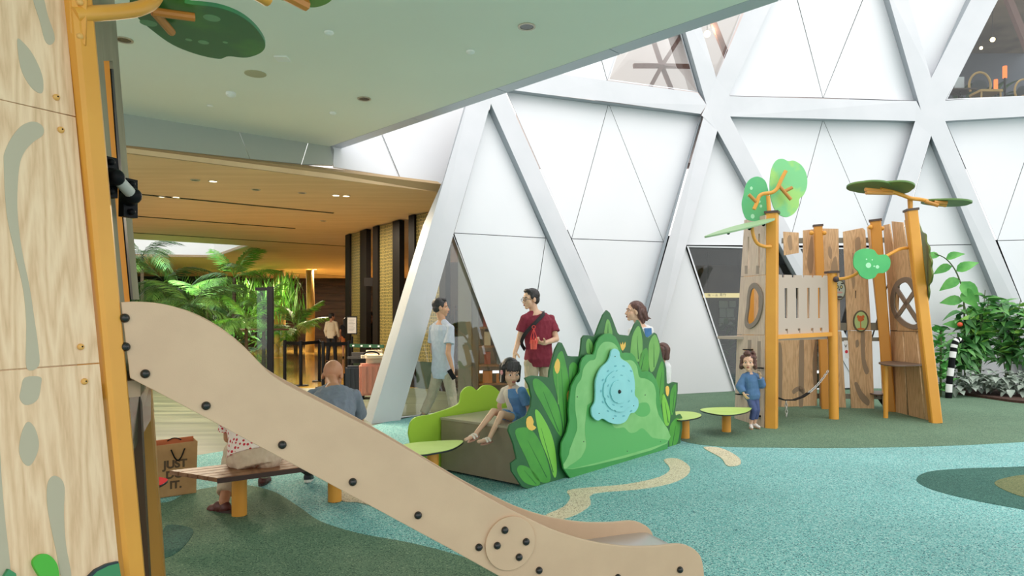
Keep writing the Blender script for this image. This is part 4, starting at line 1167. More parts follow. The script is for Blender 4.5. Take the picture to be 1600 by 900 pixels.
# ---------------------------------------------------------------- timber bench
ZB = 0.36
BL, FL, FR, BR = HZ(264, 735, ZB), HZ(340, 747, ZB), HZ(600, 713, ZB), HZ(560, 702, ZB)
bench = thing('timber_bench', (HZ(374, 806) + HZ(523, 785)) / 2, 'brown slatted bench on round ochre posts behind the slide', 'bench')
SLAT_M = mat_wood('bench_slat_wood', (150, 104, 74), (118, 78, 54), (134, 90, 62), sc=(3, 3, 3), rough=0.5)
for k in range(5):
    f0, f1 = k / 5 + 0.012, (k + 1) / 5 - 0.012
    q = [FL.lerp(BL, f0), FR.lerp(BR, f0), FR.lerp(BR, f1), FL.lerp(BL, f1)]
    MB().prism(q, [p - V((0, 0, 0.028)) for p in q]).build('slat', SLAT_M, bench, 0)
q = [FL.lerp(BL, -0.005), FR.lerp(BR, -0.005), FR.lerp(BR, 0.01), FL.lerp(BL, 0.01)]
MB().prism([p - V((0, 0, 0.004)) for p in q], [p - V((0, 0, 0.036)) for p in q]).build('edge_rail', mat('bench_edge', (62, 40, 34), 0.5), bench, 0)
for px, py in ((374, 806), (523, 784)):
    c = HZ(px, py)
    MB().tube([(c.x, c.y, 0.006), (c.x, c.y, ZB - 0.03)], 0.052, 20).build('post', ORANGE_M, bench)

# ---------------------------------------------------------------- paper bag
KRAFT_M = mat('kraft_paper', (196, 152, 104), 0.8, c2=(184, 140, 94), scale=(8, 8, 8), bump=0.15, bscale=18)
KRAFTIN_M = mat('kraft_inside', (206, 120, 78), 0.8)
GA, GB_ = HZ(250, 779), HZ(306, 771)
GP = Plane(GA, GB_)
wbag = (GB_ - GA).length; hbag = 0.425; dbag = 0.13
bag = thing('paper_bag', GA + GP.u * wbag / 2 - GP.n * dbag / 2, 'brown paper shopping bag with dark slogan and black cord handle, standing on the floor', 'bag')
def gpt(u, v, w=0.0): return GP.o + GP.u * u + GP.v * v - GP.n * w
MB().prism([gpt(0, .005), gpt(wbag, .005), gpt(wbag + 0.01, hbag), gpt(-0.03, hbag - 0.01)], [gpt(0, .005, .003), gpt(wbag, .005, .003), gpt(wbag + .01, hbag, .003), gpt(-0.03, hbag - .01, .003)]).build('front_sheet', KRAFT_M, bag, 0)
MB().prism([gpt(0, .005, dbag), gpt(wbag, .005, dbag), gpt(wbag + 0.01, hbag + .02, dbag), gpt(-0.03, hbag + .012, dbag)], [gpt(0, .005, dbag + .003), gpt(wbag, .005, dbag + .003), gpt(wbag + .01, hbag + .02, dbag + .003), gpt(-0.03, hbag + .012, dbag + .003)]).build('back_sheet', KRAFTIN_M, bag, 0)
for u0, u1 in ((0, -0.03), (wbag, wbag + 0.01)):
    s = 0.003 if u0 else -0.003
    MB().prism([gpt(u0, .005), gpt(u0, .005, dbag), gpt(u1, hbag + .005, dbag), gpt(u1, hbag - .005, 0)], [gpt(u0 + s, .005), gpt(u0 + s, .005, dbag), gpt(u1 + s, hbag + .005, dbag), gpt(u1 + s, hbag - .005, 0)]).build('side_sheet', KRAFT_M, bag, 0)
MB().prism([gpt(0, .008), gpt(wbag, .008), gpt(wbag, .008, dbag), gpt(0, .008, dbag)], [gpt(0, .004), gpt(wbag, .004), gpt(wbag, .004, dbag), gpt(0, .004, dbag)]).build('bottom_sheet', KRAFT_M, bag, 0)
SLOG_M = mat('slogan_ink', (96, 74, 54), 0.7)
for k, (w_, sz, uu) in enumerate((('JUST', 0.085, 0.42), ('DO', 0.082, 0.40), ('IT.', 0.082, 0.43))):
    text('slogan', w_, sz, GP.mat(0.0015) @ M4.Translation((wbag * uu, 0.255 - k * 0.082, 0)), SLOG_M, bag, bold=0.0035)
pth = [gpt(wbag * (.3 + .38 * t), hbag - 0.05 - 0.09 * math.sin(math.pi * t), -0.006) for t in [k / 12 for k in range(13)]]
MB().tube(pth, 0.005, 8).build('cord_handle', BLACK_M, bag)
pth = [gpt(wbag * (.02 + .05 * t), hbag - 0.04 - 0.04 * math.sin(math.pi * t), -0.006) for t in [k / 8 for k in range(9)]]
MB().tube([gpt(wbag * (.28 + .4 * t), hbag + 0.02 * math.sin(math.pi * t), dbag - 0.008) for t in [k / 8 for k in range(9)]], 0.004, 8).build('cord_handle', BLACK_M, bag)
# ---------------------------------------------------------------- hollow-trunk tower at the right
TW = thing('trunk_play_tower', (4.6, 9.9, 0), 'hollow tree trunk play tower of brown planks and ochre posts before the white facade', 'play tower')
TLp = Plane(HZ(1147, 654), HZ(1194, 669))
TBp = Plane(HZ(1213, 636), HZ(1371, 639))
TRp = Plane(HZ(1387, 641), HZ(1457, 659))
CAPB_M = mat('post_cap_brown', (82, 66, 58), 0.5)
def tsh(name, pl, loops, t, m, off=0.0, bev=0.0, sm=0, par=None):
    return pshape(name, pl, loops, t, m, par or TW, off, bev, sm)
def slot(x, y0, y1, w=1.1, dx=0.0): return [(x - w, y0), (x + w, y0), (x + w + dx, y1), (x - w + dx, y1)]
# left side : pale planks with slots and the oval window
tsh('plank', TLp, [[(1163, 344), (1196, 336), (1195.5, 429), (1157.5, 432)], slot(1169.5, 370, 420), slot(1186, 365, 418)], 0.02, PLANKPALE_M, bev=0.001)
oval = [(1177, 442), (1184, 446), (1190, 458), (1190.5, 474), (1188, 490), (1182, 505), (1172, 513), (1165, 511), (1163, 500), (1166, 480), (1167, 465), (1170, 449)]
ovi = [(1177, 450), (1181, 453), (1185.5, 463), (1186, 474), (1184, 488), (1179, 500), (1172, 506), (1168, 505), (1167, 497), (1169.5, 480), (1170.5, 466), (1173, 454)]
tsh('plank', TLp, [[(1157.2, 433), (1195.5, 430), (1194.5, 523), (1151.5, 522.3)], smooth_loop(ovi, 3)], 0.02, PLANKPALE_M, bev=0.001)
tsh('plank', TLp, [[(1151.4, 523.3), (1194.5, 524), (1194, 668.5), (1147.5, 653.5)], slot(1169, 545, 548, 8), slot(1184, 574, 576.5, 5), slot(1156, 615, 617.5, 7), slot(1183, 648, 651, 6)], 0.02, PLANKPALE_M, bev=0.001)
tsh('window_ring', TLp, [smooth_loop(oval, 3), smooth_loop(ovi, 3)], 0.02, mat('ring_taupe', (138, 122, 108), 0.5), off=0.02, bev=0.002)
for x, y, w in ((1169, 546.5, 10), (1188, 575, 5), (1156, 616, 7), (1183, 650, 6)):
    c = TLp.pt(x, y, 0.03)
    MB().bar(c - TLp.u * 0.012 * w * 0.6, c + TLp.u * 0.012 * w * 0.6, 0.09, 0.014).build('climbing_step', BLACK_M, TW, 0)
for x, yy in ((1166, (432, 522)), (1184, (430, 520)), (1171, (528, 640)), (1186, (530, 645))):
    tsh('grain_print', TLp, [[(x - 2.6, yy[0] + 3), (x + 2.6, yy[0] + 3), (x + 1.5, yy[1] - 3), (x - 3.4, yy[1] - 3)]] if yy[0] > 520 else [[(x - 2.5, 415), (x + 2, 415), (x + 2, 428), (x - 2.5, 428)]], 0.001, mat('plank_grain_print', (160, 142, 126), 0.6), off=0.0015)
# back-left flank, seen through the oval window
TQp = Plane(HZ(1152, 651), HZ(1212, 637))
for x0, x1 in ((1160, 1168), (1169.5, 1184), (1185.5, 1200)):
    tsh('plank', TQp, [[(x0 + 4, 372), (x1 + 2, 370), (x1, 640), (x0, 645)]], 0.02, PLANK_M, bev=0.001)
a_, b_ = TQp.pt(1172, 352, 0.08), TQp.pt(1169, 645, 0.08)
MB().bar(V((b_.x, b_.y, 0.004)), a_, 0.11, 0.11, cham=0.01).build('post', ORANGE_M, TW)
# back : planks
GRAIN_M = mat('plank_dark_grain_print', (150, 128, 104), 0.6)
GRAIN2_M = mat('plank_soft_grain_print', (166, 138, 108), 0.6)  # printed grain streaks in a softer brown
tsh('plank', TBp, [[(1224, 362), (1248, 363.5), (1248, 395), (1225, 399)]], 0.02, PLANK_M, bev=0.001)
tsh('plank', TBp, [[(1255, 360), (1282, 357), (1310, 357.5), (1313, 516), (1255, 518)]], 0.02, PLANK_M, bev=0.001)
tsh('plank', TBp, [[(1317.5, 362), (1348, 356), (1352, 360), (1361, 516), (1324, 516.3)], slot(1333, 395, 408, .6), slot(1337, 454, 466, .9)], 0.02, PLANK_M, bev=0.001)
tsh('plank', TBp, [[(1355, 354), (1369, 352), (1386, 516.5), (1373, 516.5)]], 0.02, PLANK_M, bev=0.001)
tsh('plank', TBp, [[(1213, 519), (1276.5, 518), (1276.5, 634), (1213, 636)]], 0.02, PLANK_M, bev=0.001)
tsh('plank', TBp, [[(1279, 519), (1314.5, 517.5), (1322, 637), (1281, 635)]], 0.02, PLANK_M, bev=0.001)
tsh('plank', TBp, [[(1325, 517), (1362, 517), (1366, 638.5), (1330, 638)]], 0.02, PLANK_M, bev=0.001)
tsh('plank', TBp, [[(1374, 518), (1387, 518), (1393, 641), (1380, 640)]], 0.02, PLANK_M, bev=0.001)
for lp in ([(1213.5, 545), (1222, 545), (1221, 633), (1213.5, 633)], [(1249, 535), (1256, 533), (1255, 632), (1248, 633)], [(1270, 560), (1276, 530), (1276, 600), (1271, 600)], [(1238, 610), (1246, 604), (1255, 605), (1258, 612), (1255, 616), (1248, 611), (1240, 616)],
           [(1261, 412), (1266, 375), (1270, 372), (1271, 410), (1267, 428)], [(1295, 385), (1300, 390), (1299, 405), (1294, 398)], [(1297, 425), (1305, 400), (1309, 420), (1309, 480), (1300, 480)],
           [(1336, 375), (1344, 372), (1344, 400), (1338, 402)], [(1330, 430), (1333, 420), (1336, 440), (1333, 452)], [(1337, 533), (1341, 531), (1342, 540), (1338, 543)], [(1345, 520), (1351, 520), (1352, 560), (1358, 580), (1352, 584), (1346, 562)], [(1335, 600), (1340, 598), (1347, 612), (1358, 625), (1356, 634), (1343, 622)], [(1287, 540), (1291, 538), (1296, 630), (1290, 632)], [(1230, 372), (1236, 368), (1238, 388), (1233, 390)]):
    tsh('grain_print', TBp, [lp], 0.001, GRAIN_M if lp[0][1] > 500 else GRAIN2_M, off=0.0015, sm=3)
RAILG_M = mat('grey_cross_rail', (128, 122, 108), 0.5)
for y0, y1 in ((372, 380), (505, 517), (528, 534)):
    tsh('cross_rail', TBp, [[(1222, y0), (1386, y0 - 1), (1386, y1 - 1), (1222, y1)]], 0.04, RAILG_M, off=-0.022)
for y0, y1 in ((614, 622),):
    tsh('cross_rail', TBp, [[(1214, y0), (1386, y0 + 2), (1386, y1 + 2), (1214, y1)]], 0.04, RAILG_M, off=-0.022)
# sticker on the slot
stk = tsh('sticker', TBp, [[(1318.5, 532), (1324.5, 532), (1327, 560), (1321, 560)]], 0.002, mat('white_sticker', (240, 240, 242), 0.5), off=0.001)
text('sticker_letter', 'V', 0.07, TBp.mat(0.0025) @ M4.Translation(TBp.uv(1321.5, 541, 0.0025) + (0,)), BLACK_M, stk)
pshape('sticker_mark', TBp, [ellipse(1322.6, 549.5, 2.4, 2.6)], 0.001, mat('sticker_red', (214, 50, 66), 0.5), stk, off=0.003)
# right side : planks with the crossed window
tsh('plank', TRp, [[(1380, 352), (1389, 350), (1401, 420), (1401, 516), (1391, 516)]], 0.02, PLANK_M, bev=0.001)
wi = [(1413, 441), (1420, 446), (1428, 462), (1433, 480), (1434, 500), (1430, 507), (1421, 506), (1411, 500), (1402, 490), (1397, 477), (1398, 460), (1404, 446)]
wo = [(1414, 433), (1424, 438), (1433, 456), (1438, 478), (1438.5, 505), (1432, 514), (1420, 513), (1407, 506), (1397, 494), (1391, 478), (1392, 458), (1400, 440)]
tsh('plank', TRp, [[(1393, 346), (1410, 347.5), (1421, 420), (1440, 470), (1447, 518), (1402, 516.6), (1402, 440)], smooth_loop(wi, 3)], 0.02, PLANK_M, bev=0.001)
tsh('plank', TRp, [[(1413, 344), (1419, 343), (1438, 460), (1422.5, 422)]], 0.02, PLANK_M, bev=0.001)
tsh('plank', TRp, [[(1391, 517.5), (1410, 517.8), (1417, 649.5), (1389, 642)]], 0.02, PLANK_M, bev=0.001)
tsh('plank', TRp, [[(1412, 518), (1431, 518.5), (1444, 656), (1420, 650.3)]], 0.02, PLANK_M, bev=0.001)
tsh('plank', TRp, [[(1433, 519), (1444, 519), (1455, 658), (1446.5, 656.6)]], 0.02, PLANK_M, bev=0.001)
for q in ([(1409, 518), (1413, 518), (1421, 650), (1416, 649)], [(1430, 519), (1434, 519), (1447, 656), (1443, 655)], [(1391, 514), (1447, 515), (1447, 520), (1391, 520)]):
    tsh('gap_darkener', TRp, [q], 0.02, mat('gap_shade_brown', (84, 66, 50), 0.7), off=-0.022)  # dark strips added so the plank gaps look shaded instead of white
cw = tsh('window_ring', TRp, [smooth_loop(wo, 3), smooth_loop(wi, 3)], 0.02, mat('ring_taupe', (138, 122, 108)), off=0.022, bev=0.002)
for q in ([(1397, 496), (1401, 499.5), (1430, 458), (1427, 452)], [(1399, 455), (1402, 449), (1434, 498), (1431, 504)]):
    tsh('cross_bar', TRp, [q], 0.02, mat('ring_taupe', (138, 122, 108)), off=0.022, bev=0.001, par=TW)
# posts
def post(x0, y0, Y0, x1, y1, w, m=ORANGE_M, rnd=False, cap=True, up=(0, 1, 0), rot=0):
    a = P(x0, y0, Y0); b = HZ(x1, y1)
    b = V((b.x, b.y, 0.004))
    if rnd:
        MB().tube([b, a], w / 2, 18).build('post', m, TW)
    else:
        MB().bar(b, a, w, w, up=up, cham=w * 0.1).build('post', m, TW)
    if cap:
        d = (a - b).normalized()
        MB().bar(a, a + d * 0.03, w * 1.18, w * 1.18, up=up).build('post_cap', CAPB_M, TW, 0)
    return a
YL = HZ(1203, 670).y
post(1206.5, 334, YL + 0.05, 1205.5, 669, 0.145, up=(0.5, 0.87, 0))
YC = HZ(1303, 655).y
post(1300, 427, YC, 1303, 655, 0.13, rnd=True)
YB1 = HZ(1293, 633).y
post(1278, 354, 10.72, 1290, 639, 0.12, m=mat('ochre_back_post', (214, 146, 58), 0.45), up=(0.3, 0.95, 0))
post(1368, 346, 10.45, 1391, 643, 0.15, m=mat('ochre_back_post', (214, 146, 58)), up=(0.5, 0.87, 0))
YR = HZ(1463, 657).y
post(1423.5, 330, YR - 0.12, 1462, 661, 0.135, up=(0.2, 0.98, 0))
for x, y, Y in ((1268, 364, 10.66), (1288, 364, 10.66), (1360, 355, 10.4), (1378, 357, 10.4)):
    MB().ball(P(x, y, Y), 0.035).build('clamp', ORANGE_M, TW)
# slatted guard and floor beam between the front posts
RPl = Plane(HZ(1212, 668), HZ(1296, 656))
RPl.o = RPl.o
notches = []
x = 1214.5
gt = [(1214.5, 523.5), (1214.5, 429)]
for k in range(5):
    xx = 1222 + k * 15.5
    gt += [(xx, 429.5 + k * .3), (xx, 433.5), (xx + 4, 433.5), (xx + 4, 429.5 + k * .3)]
gt += [(1293, 431), (1295, 519.5)]
holes = [[(xx - 2, 450 - k * .2), (xx + 2, 450 - k * .2), (xx + 2.6, 497), (xx - 1.4, 498)] for k, xx in enumerate((1228, 1245.5, 1263, 1280))]
holes += [[(xx - 2, 514 - k * .6), (xx + 2, 513.6 - k * .6), (xx + 2.4, 521 - k * .6), (xx + 0.6, 521.2 - k * .6), (xx + 0.4, 517), (xx - 1.6, 517)] for k, xx in enumerate((1229, 1248.5, 1269, 1283))]
tsh('guard_panel', RPl, [gt] + holes, 0.02, mat('taupe_guard', (188, 172, 158), 0.45), off=0.0, bev=0.001)
MB().bar(RPl.pt(1212, 526.5, 0.0), RPl.pt(1297, 522, 0.0), 0.07, 0.055).build('floor_beam', ORANGE_M, TW, 0)
fa, fb = RPl.pt(1212, 524, -0.06), RPl.pt(1297, 520, -0.06)
dk = [fa, fb, fb - RPl.n * 0.95, fa - RPl.n * 0.95]
MB().prism([V((p.x, p.y, 1.17)) for p in dk], [V((p.x, p.y, 1.13)) for p in dk]).build('deck', mat('taupe_guard', (188, 172, 158)), TW, 0)
# hanging strap and chains
sp = [P(1214, 621, 9.0), P(1225, 625, 9.05), P(1240, 625, 9.15), P(1254, 620, 9.25), P(1263, 614, 9.35)]
MB().bar(sp[0], sp[1], 0.05, 0.014).bar(sp[1], sp[2], 0.05, 0.014).bar(sp[2], sp[3], 0.05, 0.014).bar(sp[3], sp[4], 0.05, 0.014).build('rubber_strap', BLACK_M, TW, 0)
CHAIN_M = mat('chain_steel', (190, 190, 186), 0.3, metal=0.7)
def chain(a, b, sag=0.04):
    n = max(3, int((b - a).length / 0.042))
    for k in range(n):
        t = (k + .5) / n
        p = a.lerp(b, t) - V((0, 0, sag * 4 * t * (1 - t)))
        d = (b - a).normalized()
        s_ = V((0, 0, 1)).cross(d); s_ = s_.normalized() if s_.length > 0.1 else V((1, 0, 0))
        s2 = d.cross(s_)
        ax = s_ if k % 2 else s2
        MB().tube([p + d * 0.03 * math.cos(q) + ax * 0.015 * math.sin(q) for q in [2 * math.pi * i / 10 for i in range(11)]], 0.0055, 6).build('chain_link', CHAIN_M, TW)
chain(sp[4], P(1294, 579, YC - 0.03), 0.03)
chain(P(1228, 626, 9.06), P(1229, 651, 9.06), 0)
# leaf shelves
BROWNL_M = mat('brown_leaf_laminate', (104, 86, 74), 0.45)
def tleaf(pts, z, t=0.02, m=BROWNL_M, name='leaf_shelf'):
    q = smooth_loop([tuple(HZ(x, y, z).xy) for x, y in pts], 5)
    return shape(name, [q], t, M4.Translation((0, 0, z)), m, TW, 0.002)
tleaf([(1373, 566), (1390, 564), (1420, 564.5), (1444, 567), (1440, 569.5), (1410, 570.5), (1385, 569.5)], 0.78)
a = HZ(1384, 568, 0.78); MB().tube([(a.x, a.y, 0.004), (a.x, a.y, 0.76)], 0.032, 14).build('shelf_post', ORANGE_M, TW)
tleaf([(1355, 612), (1368, 610.5), (1385, 611), (1392, 613.5), (1384, 616), (1368, 616)], 0.25)
a = HZ(1372, 614, 0.25); MB().prism([a + V((-0.05, 0, -0.02)), a + V((0.1, 0.02, -0.02)), a + V((0.1, 0.02, -0.22))], [a + V((-0.05, 0.02, -0.02)), a + V((0.1, 0.04, -0.02)), a + V((0.1, 0.04, -0.22))]).build('bracket', DARKMETAL_M, TW, 0)
# leaf canopies on branches
MINT_M = mat('mint_leaf_laminate', (126, 204, 138), 0.45, c2=(160, 214, 118), scale=(2.6, 2.6, 2.6), lo=0.48, hi=0.58)
MINTD_M = mat('jade_leaf_laminate', (92, 186, 128), 0.45, c2=(104, 192, 126), scale=(3, 3, 3))
def pleaf(pts, Y, m, nrm=(0, -1, 0), t=0.018, name='leaf_canopy'):
    c = P(sum(p[0] for p in pts) / len(pts), sum(p[1] for p in pts) / len(pts), Y)
    n = V(nrm).normalized()
    u = V((-n.y, n.x, 0)).normalized()
    pl = Plane(c, c + u, up=n.cross(u))
    return pl, pshape(name, pl, [pts], t, m, TW, 0.0, 0.0015, 5)
pA, lA = pleaf([(1205, 268), (1212, 252), (1222, 248), (1232, 252), (1240, 251), (1252, 258), (1260, 272), (1261, 290), (1256, 304), (1249, 311), (1248, 322), (1240, 334), (1228, 339), (1215, 333), (1207, 318), (1203, 295)], YL + 0.12, MINT_M)
pB_, lB = pleaf([(1165, 290), (1172, 280), (1184, 276), (1195, 282), (1200, 296), (1202, 314), (1200, 332), (1195, 344), (1170, 344), (1162, 334), (1159, 318), (1162, 304)], YL + 0.18, MINTD_M, nrm=(-0.25, -1, 0))
for x, y, r in ((1174, 294, 2.2), (1187, 315, 1.6), (1189, 322, 2), (1176, 338, 3), (1192, 305, 1.4)):
    pshape('spot_print', pB_, [ellipse(x, y, r, r * 1.2)], 0.001, mat('mint_spot_print', (178, 232, 190), 0.5), lB, off=0.0015)
YA = YL + 0.02
trunk = [P(1202, 336, YA), P(1201, 320, YA), P(1200, 306, YA)]
MB().tube(trunk, 0.026, 12).build('branch', ORANGE_M, TW)
MB().tube(smooth_loop([tuple(p) for p in (P(1178, 327, YA), P(1183, 316, YA), P(1186, 307, YA), P(1192, 303, YA), P(1200, 302, YA), P(1208, 300, YA), P(1214, 295, YA), P(1217, 289, YA), P(1222, 278, YA), P(1228, 267, YA))], 3, False), 0.024, 10).build('branch', ORANGE_M, TW)
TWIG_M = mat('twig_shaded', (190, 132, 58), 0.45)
for a, b in (((1182, 316), (1170, 304)), ((1218, 291), (1236, 312)), ((1226, 299), (1238, 293))):
    MB().tube([P(*a, YA), P(*b, YA - 0.01)], 0.022, 10).build('branch', TWIG_M, TW)
# tilted leaf seen on edge at the left
a, b = P(1102, 369, 8.5), P(1209, 341, 8.7)
uu = (b - a).normalized(); sp_ = V((-0.25, 0.97, 0.16)).normalized(); sp_ = (sp_ - uu * sp_.dot(uu)).normalized(); nn_ = uu.cross(sp_)
L_ = (b - a).length
outl = smooth_loop([(0, 0.0), (L_ * .2, -0.08), (L_ * .45, -0.13), (L_ * .75, -0.12), (L_, -0.02), (L_ * .92, 0.12), (L_ * .6, 0.2), (L_ * .3, 0.15), (L_ * .08, 0.06)], 5)
mtx = M4(((uu.x, sp_.x, nn_.x, a.x), (uu.y, sp_.y, nn_.y, a.y), (uu.z, sp_.z, nn_.z, a.z), (0, 0, 0, 1)))
shape('leaf_canopy', [outl], 0.022, mtx, mat('pale_sage_laminate', (150, 182, 138), 0.5), TW, 0.002)
MB().tube(smooth_loop([tuple(p) for p in (P(1175, 355, 8.64), P(1177, 368, 8.64), P(1183, 380, 8.66), P(1194, 385, 8.7), P(1204, 385, 8.76))], 4, False), 0.022, 10).build('branch', ORANGE_M, TW)
for x, y in ((1171, 357), (1138, 364), (1193, 351)):
    MB().ball(P(x, y, 8.63), 0.022).build('bolt_cap', BLACK_M, TW)
# front small leaf with its branch and knuckle
pC, lC = pleaf([(1334, 406), (1337, 395), (1346, 389.5), (1355, 388.5), (1366, 391), (1372, 398), (1384, 398), (1391, 406), (1390, 418), (1382, 426), (1372, 427), (1366, 434), (1355, 436), (1345, 431), (1341, 424), (1335, 417)], 9.3, mat('emerald_leaf_laminate', (84, 188, 110), 0.45, c2=(72, 178, 104), scale=(3, 3, 3)), nrm=(0.05, -1, 0))
for x, y, r in ((1357, 414.5, 4.2), (1371, 417, 2.8), (1354, 405, 1.2), (1366, 416, 1.3), (1363, 406, 1.0)):
    pshape('spot_print', pC, [ellipse(x, y, r, r)], 0.001, mat('mint_spot_print', (178, 232, 190)), lC, off=0.0015)
MB().tube(smooth_loop([tuple(p) for p in (P(1309, 436, 9.52), P(1322, 434.5, 9.48), P(1334, 430, 9.42), P(1345, 423, 9.36))], 4, False), 0.022, 10).build('branch', ORANGE_M, TW)
MB().ball(P(1306.5, 436.5, 9.53), 0.042).build('knuckle', mat('knuckle_brown', (66, 54, 58), 0.4), TW)
MB().tube(smooth_loop([tuple(p) for p in (P(1424, 387, 9.48), P(1408, 388.5, 9.42), P(1396, 394, 9.38), P(1384, 401, 9.35))], 4, False), 0.022, 10).build('branch', ORANGE_M, TW)
# top branch with three flat canopies on the right post
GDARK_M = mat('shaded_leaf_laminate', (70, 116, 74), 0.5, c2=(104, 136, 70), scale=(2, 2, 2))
def zleaf(pts, z, tilt=0.0):
    q = smooth_loop([tuple(HZ(x, y, z).xy) for x, y in pts], 5)
    return shape('leaf_canopy', [q], 0.02, M4.Translation((0, 0, z)), GDARK_M, TW, 0.002)
def fleaf(a, b, wid, m, c0=0.5, tilt=0.1):
    uu = (b - a).normalized(); s_ = V((0, 1, tilt)); s_ = (s_ - uu * s_.dot(uu)).normalized(); n_ = uu.cross(s_)
    L = (b - a).length
    o_ = blob(L / 2, 0, 1, 3, 0.14, 48, 0.4, L / 2.25, wid)
    return shape('leaf_canopy', [o_], 0.025, M4(((uu.x, s_.x, n_.x, a.x), (uu.y, s_.y, n_.y, a.y), (uu.z, s_.z, n_.z, a.z), (0, 0, 0, 1))), m, TW, 0.002)
fleaf(P(1327, 287, 9.5), P(1388, 294, 9.5), 0.26, GDARK_M, tilt=-0.08)
fleaf(P(1373, 286, 9.4), P(1424, 297, 9.4), 0.26, GDARK_M, tilt=-0.08)
fleaf(P(1445, 312, 9.5), P(1514, 318, 9.5), 0.28, GDARK_M, tilt=0.04)
MB().tube([P(1422.5, 332, YR), P(1422, 310, YR)], 0.028, 12, 0.035).build('branch', ORANGE_M, TW)
MB().tube(smooth_loop([tuple(p) for p in (P(1376, 296, 9.4), P(1395, 300, 9.42), P(1410, 305, 9.45), P(1424, 310, 9.45), P(1440, 312, 9.45), P(1460, 317, 9.45), P(1478, 321, 9.45))], 3, False), 0.026, 10).build('branch', ORANGE_M, TW)
for a, b in (((1394, 302), (1353, 301)), ((1376, 298), (1352, 296)), ((1446, 315), (1466, 321)), ((1460, 316), (1480, 317))):
    MB().tube([P(*a, 9.36), P(*b, 9.32)], 0.026, 8).build('branch', TWIG_M, TW)
# scalloped olive panel on the right flank, nearly edge-on
eo = P(1446, 480, 9.7)
EP = Plane((eo.x, eo.y, 0), (eo.x + 0.42, eo.y + 0.9, 0))
tsh('leaf_panel', EP, [[(1434, 349), (1438, 352), (1442, 362), (1448, 366), (1449, 378), (1454, 386), (1454, 398), (1458, 408), (1457, 418), (1459, 428), (1457, 440), (1453, 446), (1454, 456), (1452, 468), (1448, 474), (1444, 470)]], 0.02, mat('olive_leaf_laminate', (104, 118, 46), 0.5, c2=(88, 106, 44), scale=(5, 5, 5)), sm=3)
# medallions on the planks
BADGE_M = mat('badge_rim', (92, 84, 60), 0.5)
m1 = tsh('owl_medallion', TBp, [ellipse(1312.5, 453, 9.2, 15.5)], 0.02, BADGE_M, off=0.022, bev=0.002)
pshape('medallion_face', TBp, [ellipse(1312, 453, 8, 14)], 0.002, mat('owl_grey_print', (178, 184, 168), 0.6), m1, off=0.024)
for x, y, rx, ry, c in ((1308.5, 448.5, 2.4, 2.8, (72, 74, 70)), (1314.5, 448.5, 2.4, 2.8, (72, 74, 70)), (1308.5, 448.5, 1.1, 1.3, (206, 196, 120)), (1314.5, 448.5, 1.1, 1.3, (206, 196, 120)), (1311.5, 452.5, 0.9, 1.7, (40, 40, 40)), (1312, 457, 4.8, 1.6, (196, 150, 140)), (1312, 464, 4.6, 1.7, (70, 56, 58)), (1307, 443, 2.4, 1.2, (60, 62, 58)), (1316, 443, 2.4, 1.2, (60, 62, 58))):
    pshape('owl_print', TBp, [ellipse(x, y, rx, ry)], 0.001, mat('owl_print_%d_%d' % (c[0], c[2]), c, 0.6), m1, off=0.026 if rx > 1.2 else 0.0275)
m2 = tsh('tree_medallion', TBp, [ellipse(1345.5, 502, 12, 17)], 0.02, BADGE_M, off=0.022, bev=0.002)
pshape('medallion_face', TBp, [ellipse(1345.3, 502, 10, 14.8)], 0.002, mat('pale_green_print', (178, 200, 132), 0.6), m2, off=0.024)
FOX_M = mat('orange_print', (206, 104, 44), 0.6)
for q in (ellipse(1344.5, 498, 4.6, 4.6), [(1344, 502), (1345.2, 502), (1346, 513), (1344.2, 513)], ellipse(1340.5, 494.5, 1.6, 2.4, 0.5), ellipse(1349, 494.5, 1.6, 2.4, -0.5), ellipse(1345.5, 514, 6.4, 1.6), ellipse(1348.8, 499, 1.4, 1.8)):
    pshape('tree_print', TBp, [q], 0.001, FOX_M, m2, off=0.026)
# ---------------------------------------------------------------- people
def solid(mb, name, voxel, it=4, fac=0.5, fold=0.0, fseed=0.0, fscale=(14, 14, 7)):   # one continuous skin round overlapping closed shapes
    bmesh.ops.recalc_face_normals(mb.b, faces=mb.b.faces)
    me = bpy.data.meshes.new('tmp'); mb.b.to_mesh(me); mb.b.free()
    o = bpy.data.objects.new('tmp', me); COL.objects.link(o)
    r = o.modifiers.new('r', 'REMESH'); r.mode = 'VOXEL'; r.voxel_size = voxel
    s_ = o.modifiers.new('s', 'SMOOTH'); s_.iterations = it; s_.factor = fac
    dg = bpy.context.evaluated_depsgraph_get()
    m2 = bpy.data.meshes.new_from_object(o.evaluated_get(dg))
    bpy.data.objects.remove(o); bpy.data.meshes.remove(me)
    m2.name = name
    if fold:
        nv = [(v.co.copy(), v.normal.copy()) for v in m2.vertices]
        for v, (c, n) in zip(m2.vertices, nv):
            q = V((c.x * fscale[0] + fseed, c.y * fscale[1], c.z * fscale[2]))
            k = abs(noise.noise(q)) + 0.5 * abs(noise.noise(q * 2.1 + V((7, 3, 1))))
            v.co = c + n * fold * (0.35 - k)
    m2.polygons.foreach_set('use_smooth', [True] * len(m2.polygons))
    return m2
def ring(c, x, y, rx, ry, n=22, sq=0.0):
    out = []
    for k in range(n):
        a = 2 * math.pi * k / n
        ca, sa = math.cos(a), math.sin(a)
        q = 1 + sq * (abs(ca * sa) * 2) ** 2
        out.append(c + x * rx * ca * q + y * ry * sa * q)
    return out
